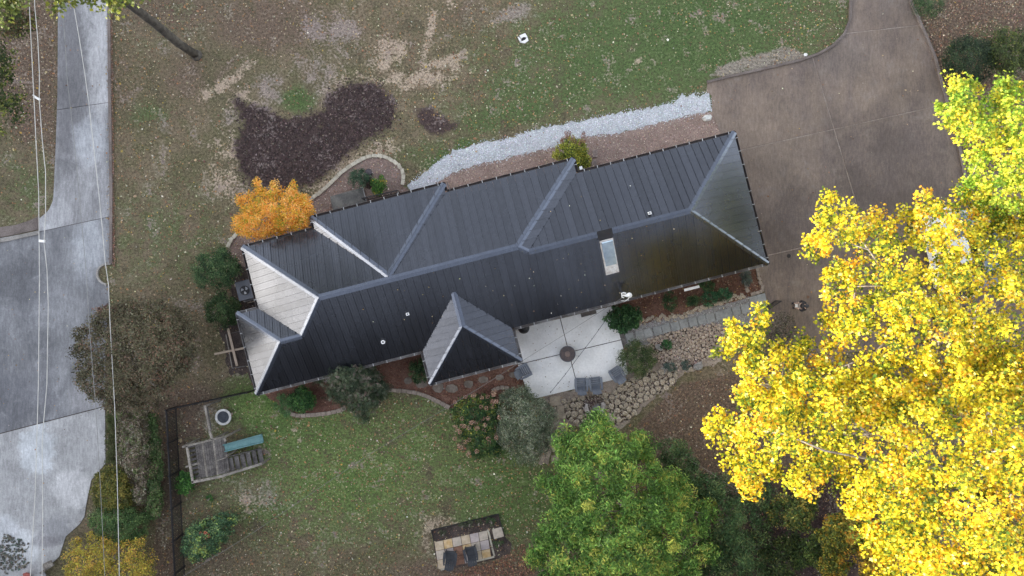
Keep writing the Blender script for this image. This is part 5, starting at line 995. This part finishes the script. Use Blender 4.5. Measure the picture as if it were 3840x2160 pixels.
for v in (Q(435, 812, RZ), Q(565, 1270, RZ), Q(820, 720, RZ), Q(985, 680, RZ), Q(1000, 930, DZ+.4), Q(722, 285, RZ), Q(1455, 1035, 1.3), Q(945, 1190, RZ)):
    B().bar(Vector((v.x, v.y, -.05)), v+Vector((0, 0, .03)), .09, .09).build("post", WOODG, ps)
ntr = 6
for k in range(ntr):
    f0 = k/ntr; z_ = DZ-.12-f0*.95
    a_ = Vector((Q(1020+k*75, 955-k*22, z_))); b_ = Q(1050+k*76, 1120-k*21, z_)
    B().bar(a_+Vector((.12, 0, 0)), b_+Vector((.12, 0, 0)), .25, .04).build("stair_tread", WOODD, ps)
B().bar(Q(1040, 1145, DZ-.1), Q(1465, 1025, .1), .05, .2).build("stringer", WOODG, ps); B().bar(Q(1010, 940, DZ-.1), Q(1440, 835, .1), .05, .2).build("stringer", WOODD, ps)
SLM = M("turquoise_plastic", (.10, .22, .225), (.17, .31, .31), 2, 12, .5, .1, .005, fine=.12)
sd = thing("slide", "faded turquoise slide coming off the wooden platform", "slide", Q(960, 820, 0))
n_ = 10
for k in range(n_):
    def ed(f_):
        z_ = .12+(DZ-.05)*(1-f_)**1.15; A0 = Q(965+(1458-965)*f_, 790-(790-655)*f_, z_); B0 = Q(985+(1478-985)*f_, 862-(862-742)*f_, z_); return A0, B0
    pass
def sec(f_):
    A0, B0 = ed(f_); up = Vector((0, 0, .16)); w_ = (A0-B0).normalized()*.05
    return [A0+w_+up, A0+up, A0, B0, B0+up, B0-w_+up, B0-w_-Vector((0, 0, .03)), A0+w_-Vector((0, 0, .03))]
bb = B()
for k in range(n_): 
    s0_, s1_ = sec(k/n_), sec((k+1)/n_); vs_ = s0_+s1_; bb.add(vs_, [(i, (i+1) % 8, 8+(i+1) % 8, 8+i) for i in range(8)])
bb.add(sec(0), [tuple(range(8))]); bb.add(sec(1), [tuple(range(7, -1, -1))]); bb.build("chute", SLM, sd)
tp = thing("mini_trampoline", "small round trampoline with white rim on the grass", "trampoline", P(838, 1564))
c = P(837, 1564, .25)
B().ring(c, .345, .47, .22, .27, 36).build("pad", M("dirty_white_pad", (.42, .41, .39), (.58, .57, .55), 4, 20, .8, .2, .01, fine=.15), tp); B().disc(c, .35, .20, .235, 30).build("mat", M("dark_mat", (.035, .04, .052), (.055, .06, .07), 3, 20, .8, .1, .004), tp)
for k in range(6): a = 1.047*k; B().tube([(c.x+.42*math.cos(a), c.y+.42*math.sin(a), 0), (c.x+.42*math.cos(a), c.y+.42*math.sin(a), .22)], .015, 6).build("leg", BLACK, tp)

# ------------------------------------------------------------------ small stone terrace
def T(zx, zy, z=0.): return P(1500+zx/4.528, 1840+zy/4.528, z)
tr_ = thing("stone_terrace", "small terrace of square sandstone tiles with planted border at the bottom", "terrace", T(1000, 900))
prism(ccw([T(540, 680), T(1665, 400), T(1780, 780), T(1900, 900), T(1870, 1060), T(1640, 1160), T(690, 1370), T(600, 1100)]), -.03, .02).build("soil", SOIL, tr_)
o0, ex, ey = T(582, 868), (T(1480, 668)-T(582, 868))/6, (T(655, 1335)-T(582, 868))/3
SAND = [M("sand_tile%d" % i, c1_, c2_, 3, 10, .85, .2, .01, fine=.1) for i, (c1_, c2_) in enumerate((((.46, .36, .25), (.56, .46, .34)), ((.50, .33, .15), (.58, .44, .27)), ((.42, .36, .30), (.54, .46, .38)), ((.40, .34, .33), (.48, .41, .39))))]
SAND[0].name, SAND[1].name, SAND[2].name, SAND[3].name = "sandstone_buff", "sandstone_gold", "sandstone_pale", "sandstone_mauve"
RED = M("brick_infill", (.22, .115, .08), (.32, .18, .12), 4, 16, .9, .5, .01, fine=.3)
for i in range(6):
    for j in range(3):
        a = o0+ex*i+ey*j; q = [a+ex*.03+ey*.03, a+ex*.97+ey*.03, a+ex*.97+ey*.97, a+ex*.03+ey*.97]
        mt = SAND[(0, 1, 2, 0, 3, 2)[i]] if j == 0 else SAND[(i+j*2) % 4]
        if i in (2,) and j in (1, 2): mt = RED
        prism(ccw(q), 0, .05+rnd.uniform(0, .008)).build("tile", mt, tr_)
a = T(1570, 650); q = [T(1565, 655), T(1725, 610), T(1765, 770), T(1600, 820)]; prism(ccw(q), 0, .055).build("tile", SAND[2], tr_)
for (x0_, y0_, x1_, y1_) in ((1490, 660, 1530, 800), (1530, 810, 1565, 960), (1565, 970, 1605, 1110), (1600, 1120, 1200, 1215), (690, 1340, 780, 1320)): B().bar(T(x0_, y0_, .03), T(x1_, y1_, .03), .10, .08).build("border_stone", BLOCK, tr_)
for a_, b_ in (((530, 675), (1668, 398)), ((1668, 398), (1775, 775)), ((532, 675), (578, 862))): B().bar(T(*a_, .07), T(*b_, .07), .03, .15).build("edging_strip", BLACK, tr_)
b = [(r_*.221+1500, 0) for r_ in ()]
for (x_, y_, lab) in ((740, 715, "leftmost grey green tuft in the terrace's planted border"), (1060, 590, "pale grey green clump in the middle of the terrace's border"), (1185, 570, "second pale clump right of the middle one in the terrace's border"), (1340, 545, "small brownish green tuft in the terrace's border"), (1560, 520, "dark green clump at the right end of the terrace's border"), (1680, 900, "dark green groundcover clump right of the sandstone tiles")):
    w_ = T(x_, y_); shrub(lab, ell(1500+x_/4.528, 1840+y_/4.528, 12 if x_ < 1500 else 20, 10 if x_ < 1500 else 16), .25, (1500+x_/4.528, 1840+y_/4.528), 14, 30, .07, 'narrow', [(.07, .08, .045, 2), (.13, .15, .09, 2)] if x_ < 1500 else SHG, .12, 16, name="plant", cat="plant", limbs=2, twigs=0, group="plants in the terrace border")
chips("leaf_drift", [(1690, 2150), (1850, 2105), (1960, 2040), (2010, 2080), (2000, 2200), (1640, 2200)], 1500, .06, .12, [(.30, .14, .09, 3), (.42, .26, .16, 2), (.18, .09, .07, 2)], .02, "drift of reddish brown leaves below the stone terrace", "fallen leaves", .5)
chips("leaf_drift", [(3440, 20), (3860, -40), (3860, 330), (3700, 330), (3560, 330), (3480, 160)], 2600, .06, .13, [(.22, .13, .09, 3), (.36, .25, .18, 2), (.12, .08, .06, 2)], .02, "brown leaf litter beside the bushes at the top right", "fallen leaves", .5)
chips("leaf_drift", [(2330, 1640), (2560, 1440), (2760, 1400), (2800, 1600), (2900, 1850), (2600, 1700), (2480, 1650)], 1500, .05, .10, [(.22, .13, .09, 3), (.34, .23, .17, 1.4), (.12, .08, .06, 2)], .02, "brown leaves scattered on the bare dirt between the trees", "fallen leaves", .4)
chips("leaf_drift", [(420, -20), (432, 1000), (422, 1000), (418, 500), (410, -20)], 900, .05, .1, [(.30, .16, .11, 3), (.45, .33, .25, 1.4), (.16, .09, .07, 2)], .05, "leaves gathered along the rusty kerb of the pale drive", "fallen leaves", .5)
# debris and bench at the bottom left corner
chips("debris", ell(40, 2080, 70, 60, 14, .2), 420, .06, .2, [(.10, .10, .09, 2), (.16, .14, .11, 2), (.09, .12, .10, 1)], .05, "dark clumps of wet leaves and moss on the pale concrete corner", "debris", .3)
bn = thing("slatted_bench", "grey slatted bench at the court's lower corner", "bench", P(170, 2120))
for k in range(11):
    t_ = k/10; a_ = P(158+t_*32, 2118-t_*16, .42); B().bar(a_, a_+(P(168, 2136, .42)-P(158, 2118, .42)), .05, .03).build("slat", WOODG, bn)
B().bar(P(158, 2117, .46), P(192, 2101, .46), .04, .04).build("rail", WOODG, bn); B().bar(P(150, 2150, .3), P(203, 2116, .3), .12, .05).build("seat_board", WOODG, bn)
for x_, y_ in ((160, 2124), (190, 2106), (168, 2138), (200, 2120)): B().bar(P(x_, y_, 0), P(x_, y_, .42), .05, .05).build("leg", WOODG, bn)
B().bar(P(140, 2166, .2), P(168, 2148, .2), .35, .05).build("foot_board", CONC, bn)
tag(B().hexa([P(x_, y_, 0) for x_, y_ in ((84, 2190), (112, 2190), (114, 2150), (100, 2146), (86, 2150))][::-1], [P(x_, y_, .35) for x_, y_ in ((86, 2186), (110, 2186), (111, 2154), (99, 2150), (88, 2154))][::-1]).build("storage_box", M("red_paint", (.26, .06, .05), (.34, .09, .07), 3, 16, .6, .1, .01)), "dull red box at the bottom edge beside the slatted bench", "box")
# birdbath / lantern and a few small things
bb_ = thing("bird_bath", "dark round bird bath inside the curved block edging", "bird bath", P(1386, 647)); c = P(1382, 645, .7)
B().disc(c, .09, 0, .6, 14, .07).build("pedestal", BLACK, bb_); B().disc(c, .12, .6, .7, 20, .20).build("bowl", BLACK, bb_); B().disc(c, .17, .69, .705, 20).build("water", M("dark_water", (.05, .04, .045), (.07, .06, .065), 2, 8, .2, 0, .01), bb_)
for k, (x_, y_) in enumerate(((2231, 576), (2228, 612))): tag(B().box(P(x_, y_, .05), (.30, .44, .09), R(2)).build("paver", M("paver_stone", (.19, .15, .135), (.25, .20, .18), 3, 12, .9, .3, .01) if k == 0 else bpy.data.materials["paver_stone"]), ("upper" if k == 0 else "lower")+" one of two rectangular pavers by the yellow green shrub", "paver", "pavers by the back roof edge")
# hollow cap on the top lawn: a jagged white ring
wx = thing("well_cap", "jagged white object with a dark hole on the top lawn", "ornament", P(1962, 145))
def Wp(zx, zy, z=.1): return P(1900+zx/16.1, 90+zy/16.1, z)
for qs in ([(770, 690), (1120, 540), (1160, 630), (1245, 735), (1240, 830), (1130, 780), (1000, 770), (900, 860), (830, 800)], [(1245, 735), (1320, 990), (1230, 1050), (1110, 1150), (960, 1140), (780, 1085), (860, 1040), (960, 1020), (1100, 960), (1160, 900), (1180, 810)], [(665, 765), (720, 775), (860, 890), (890, 980), (800, 1040), (730, 930)]):
    q = ccw([Wp(*v) for v in qs]); B().hexa([v-Vector((0, 0, .08)) for v in q], q).build("shard", WHITE, wx)
B().disc(Wp(1030, 880), .13, 0, .03, 14).build("hole", BLACK, wx)
tag(B().disc(P(2957, 960), .12, .028, .036, 16).build("drain_cover", BLACK), "small round dark drain cover on the brown drive", "drain")
st = thing("garden_stake", "small white stake marker at the end of the black railing", "stake", P(1492, 716)); B().bar(P(1490, 712, .1), P(1495, 728, .9), .03, .03).build("stake", WHITE, st)

# ------------------------------------------------------------------ vehicles
def car(label, cpx, cpy, rz, paint, kind):
    root = thing("parked_pickup" if kind == 'pickup' else "parked_car", label, "pickup truck" if kind == 'pickup' else "car", P(cpx, cpy, .03), rz, world=False)
    L_, W_ = (5.4, 1.95) if kind == 'pickup' else (4.7, 1.82)
    if kind == 'pickup': st_ = [(-2.7, .55, .95, .90), (-2.6, .38, 1.05, .97), (-.6, .34, 1.06, .97), (.9, .34, 1.08, .97), (2.2, .36, 1.02, .95), (2.65, .45, .82, .88), (2.7, .5, .7, .8)]
    else: st_ = [(-2.35, .5, .85, .78), (-2.25, .36, .98, .86), (-1.2, .28, 1.0, .91), (.9, .28, .98, .91), (1.9, .32, .86, .88), (2.28, .4, .68, .80), (2.35, .5, .62, .72)]
    b_ = B(); rings = []
    for x_, zl, zh, hw_ in st_: rings.append([Vector((x_, -hw_, zl)), Vector((x_, hw_, zl)), Vector((x_, hw_*1.0, (zl+zh)/2+.1)), Vector((x_, hw_*.86, zh)), Vector((x_, -hw_*.86, zh)), Vector((x_, -hw_*1.0, (zl+zh)/2+.1))])
    vs_ = [v for r_ in rings for v in r_]; fs_ = []
    for i in range(len(rings)-1): fs_ += [(i*6+k, i*6+(k+1) % 6, (i+1)*6+(k+1) % 6, (i+1)*6+k) for k in range(6)]
    fs_ += [tuple(range(6))[::-1], tuple((len(rings)-1)*6+k for k in range(6))]; b_.add(vs_, fs_); b_.build("body", paint, root)
    x0_, x1_ = (-.75, 1.0) if kind == 'pickup' else (-1.5, .7)
    zt = 1.68 if kind == 'pickup' else 1.42
    bq = [Vector((x0_-.25, -.76, 1.0)), Vector((x1_+.55, -.76, 1.0)), Vector((x1_+.55, .76, 1.0)), Vector((x0_-.25, .76, 1.0))]; tq = [Vector((x0_+.12, -.62, zt)), Vector((x1_-.15, -.62, zt)), Vector((x1_-.15, .62, zt)), Vector((x0_+.12, .62, zt))]
    B().hexa(bq, tq).build("glasshouse", M("car_glass", (.03, .04, .05), (.04, .05, .06), 2, 8, .08, 0, .01) if "car_glass" not in bpy.data.materials else bpy.data.materials["car_glass"], root)
    rf = B().hexa([v+Vector((0, 0, -.005)) for v in tq], [Vector((v.x*.95, v.y*.92, zt+.06)) for v in tq]).build("roof", paint, root)
    for s_ in (-1, 1):
        for q0, q1 in ((bq[0 if s_ < 0 else 3], tq[0 if s_ < 0 else 3]), (bq[1 if s_ < 0 else 2], tq[1 if s_ < 0 else 2])): B().bar(q0, q1, .06, .05).build("pillar", paint, root)
        B().bar(((x0_+x1_)/2, s_*.765, 1.0), ((x0_+x1_)/2, s_*.63, zt), .07, .03).build("pillar", paint, root)
        for x_ in (-L_*.30, L_*.31):
            w__ = B().tube([(x_, s_*(W_/2-.24), .34), (x_, s_*(W_/2+.0), .34)], [.34, .34], 18).build("wheel", BLACK, root); B().tube([(x_, s_*(W_/2-.02), .34), (x_, s_*(W_/2+.015), .34)], [.2, .2], 12).build("rim", FLASH, w__)
        B().box((x1_+.25, s_*(W_/2+.06), 1.02), (.14, .2, .13)).build("mirror", paint, root)
        B().box((L_/2-.12, s_*.62, .72), (.14, .3, .14)).build("headlight", WHITE, root); B().box((-L_/2+.04, s_*.68, .8), (.08, .2, .22)).build("taillight", bpy.data.materials["red_paint"], root)
    if kind == 'pickup': B().box((-1.72, 0, 1.075), (1.65, 1.55, .04)).build("bed_cover", BLACK, root)
WPNT = M("white_car_paint", (.66, .67, .70), (.70, .71, .74), 1, 8, .25, 0, .01, fine=.03, spec=.6)
BPNT = M("blue_grey_car_paint", (.16, .20, .25), (.18, .22, .27), 1, 8, .25, 0, .01, fine=.03, spec=.6)
car("white pickup glimpsed through the yellow leaves on the drive", 3528, 955, R(104), WPNT, 'pickup')
car("blue grey car glimpsed through the yellow leaves right of the white pickup", 3650, 930, R(104), BPNT, 'car')

# ------------------------------------------------------------------ person on the drive
pr = thing("person", "person in black jacket and light trousers standing on the brown drive", "person", P(2981, 1146, .03))
pb = P(2981, 1146, .03)
def skin(name, verts, edges, radii, mat, parent, lv=1):
    me = bpy.data.meshes.new(name); me.from_pydata([tuple(pb+Vector(v)) for v in verts], edges, []); me.materials.append(mat)
    o_ = bpy.data.objects.new(name, me); COL.objects.link(o_); o_.parent = parent; o_.matrix_parent_inverse = Matrix.Translation(-parent.location)
    md = o_.modifiers.new("Skin", 'SKIN'); md.use_smooth_shade = True
    for i, r_ in enumerate(radii): me.skin_vertices[0].data[i].radius = (r_, r_)
    me.skin_vertices[0].data[0].use_root = True
    sb = o_.modifiers.new("Sub", 'SUBSURF'); sb.levels = sb.render_levels = lv; return o_
SKIN = M("skin", (.50, .33, .25), (.55, .37, .28), 3, 20, .6, 0, .01, fine=.05)
body = [(0, 0, .95), (0, .02, 1.15), (-.02, .02, 1.36), (-.03, .02, 1.48), (-.05, .02, 1.56), (-.06, .02, 1.66), (-.06, .02, 1.76), (-.02, .20, 1.40), (-.12, .30, 1.16), (-.30, .17, 1.14), (-.02, -.18, 1.40), (-.12, -.27, 1.16), (-.30, -.12, 1.14),
        (0, .10, .86), (-.02, .12, .50), (.02, .13, .09), (-.13, .14, .05), (0, -.10, .86), (.05, -.12, .50), (.07, -.13, .09), (-.09, -.14, .05)]
ed_ = [(0, 1), (1, 2), (2, 3), (3, 4), (4, 5), (5, 6), (2, 7), (7, 8), (8, 9), (2, 10), (10, 11), (11, 12), (0, 13), (13, 14), (14, 15), (15, 16), (0, 17), (17, 18), (18, 19), (19, 20)]
rad = [.14, .145, .17, .08, .06, .095, .085, .075, .055, .038, .075, .055, .038, .095, .07, .048, .045, .095, .07, .048, .045]
bo = skin("body", body, ed_, rad, SKIN, pr)
JK = M("black_jacket", (.016, .015, .018), (.03, .028, .03), 4, 20, .85, .3, .01)
skin("jacket", [(0, 0, .92), (0, .02, 1.15), (-.02, .02, 1.36), (-.03, .02, 1.46), (-.02, .20, 1.41), (-.12, .30, 1.17), (-.25, .20, 1.15), (-.02, -.18, 1.41), (-.12, -.27, 1.17), (-.25, -.15, 1.15)], [(0, 1), (1, 2), (2, 3), (2, 4), (4, 5), (5, 6), (2, 7), (7, 8), (8, 9)], [.17, .17, .19, .095, .092, .07, .055, .092, .07, .055], JK, pr)
skin("trousers", [(0, 0, .93), (0, .10, .85), (-.02, .12, .5), (.02, .13, .12), (0, -.10, .85), (.05, -.12, .5), (.07, -.13, .12)], [(0, 1), (1, 2), (2, 3), (0, 4), (4, 5), (5, 6)], [.16, .115, .085, .068, .115, .085, .068], M("khaki", (.26, .23, .21), (.32, .29, .27), 4, 20, .9, .3, .01), pr)
cp = B(); hc = pb+Vector((-.06, .02, 1.74)); cp.disc(hc, .115, hc.z-.01, hc.z+.07, 16, .10); cp.disc(hc, .10, hc.z+.07, hc.z+.115, 16, .05); cp.hexa([hc+Vector((x_, y_, -.01)) for x_, y_ in ((-.22, -.06), (-.08, -.09), (-.08, .09), (-.22, .06))], [hc+Vector((x_, y_, .01)) for x_, y_ in ((-.22, -.06), (-.08, -.09), (-.08, .09), (-.22, .06))]); cp.build("cap", M("dark_cap", (.04, .04, .045), (.06, .06, .065), 4, 20, .9, .3, .01), pr)
for s_ in (-1, 1):
    for k in range(5):
        y0_ = (.16 if s_ > 0 else -.11)+(k-2)*.018; b0_ = pb+Vector((-.31, y0_, 1.14)); ln = (.055, .075, .08, .075, .06)[k]
        B().tube([b0_, b0_+Vector((-ln*.6, 0, .01)), b0_+Vector((-ln, 0, -.02))], [.009, .0085, .007], 6).build("finger", SKIN, bo)
    B().box(pb+Vector((.0 if s_ > 0 else .05, .135*s_, .05))+Vector((-.06, 0, 0)), (.28, .10, .09)).build("shoe", BLACK, pr)
rcn = thing("remote_controller", "small white handset held by the person on the drive", "controller", pb+Vector((-.40, .02, 1.15))); B().box(pb+Vector((-.40, .02, 1.17)), (.12, .17, .04)).build("housing", WHITE, rcn)
for y_ in (-.04, .09): B().tube([pb+Vector((-.45, y_, 1.18)), pb+Vector((-.52, y_, 1.24))], .008, 5).build("antenna", WHITE, rcn)

# ------------------------------------------------------------------ unseen woods: left one before the low sun, bottom one added to darken reflections
WM = M("wood_mass", (.034, .026, .018), (.06, .045, .028), .5, 3, .95, .8, .3)
def wood(label, origin, axis, out, ncol, step, rows, hlo, hhi, pal, leaf_label):
    bw = B(); CL = []
    for k in range(ncol):
        for row in range(rows):
            c = origin+axis*((k-(ncol-1)/2)*step+rnd.uniform(-1, 1))+out*(row*7+rnd.uniform(-1, 1)); hgt = rnd.uniform(hlo, hhi); r0_ = rnd.uniform(3.6, 4.4)
            prof = [(0, r0_*.9), (2.5, r0_*1.05), (hgt*.45, r0_*1.1), (hgt*.75, r0_*.95), (hgt*.93, r0_*.62), (hgt, r0_*.12)]
            rings = [[c+Vector((r_*math.cos(a*math.pi/5)*rnd.uniform(.9, 1.12), r_*math.sin(a*math.pi/5)*rnd.uniform(.9, 1.12), z_)) for a in range(10)] for z_, r_ in prof]
            vs_ = [v for g in rings for v in g]; fs_ = []
            for i in range(5): fs_ += [(i*10+a, i*10+(a+1) % 10, (i+1)*10+(a+1) % 10, (i+1)*10+a) for a in range(10)]
            fs_.append(tuple(50+a for a in range(10))); bw.add(vs_, fs_)
            for z_, r_ in prof[1:]:
                for q in range(16): a = rnd.uniform(0, 6.28); CL.append((c.x+r_*math.cos(a)*1.05, c.y+r_*math.sin(a)*1.05, z_+rnd.uniform(-1.5, .2)))
    tag(bw.build("wood", WM), label, "wood", kind='stuff')
    CL = np.array(CL); tag(put("wood_leaves", scatter("wood_leaves", CL, 1.0, 'maple', pick(pal, len(CL)), .7), LEAF), leaf_label, "foliage", kind='stuff')
per = Vector((-SUN_DIR.y, SUN_DIR.x, 0))
wood("belt of woodland beyond the left edge that shades the yard", SUN_DIR*78, per, SUN_DIR, 56, 4.3, 3, 20.5, 22, [(.05, .08, .03, 2), (.10, .12, .04, 2), (.22, .18, .05, 1)], "outer leaves of the woodland beyond the left edge")
wood("tall dark woodland beyond the bottom edge behind the yard", Vector((8, -31, 0)), Vector((1, .0, 0)), Vector((0, -1, 0)), 17, 5.4, 2, 30, 33, [(.05, .035, .02, 3), (.07, .05, .03, 2), (.10, .065, .03, 1)], "outer leaves of the unseen woodland added beyond the bottom edge")  # unseen wood added so the near roof slopes mirror dark trees

for o in list(bpy.data.objects):
    if '_w' in o: del o['_w']
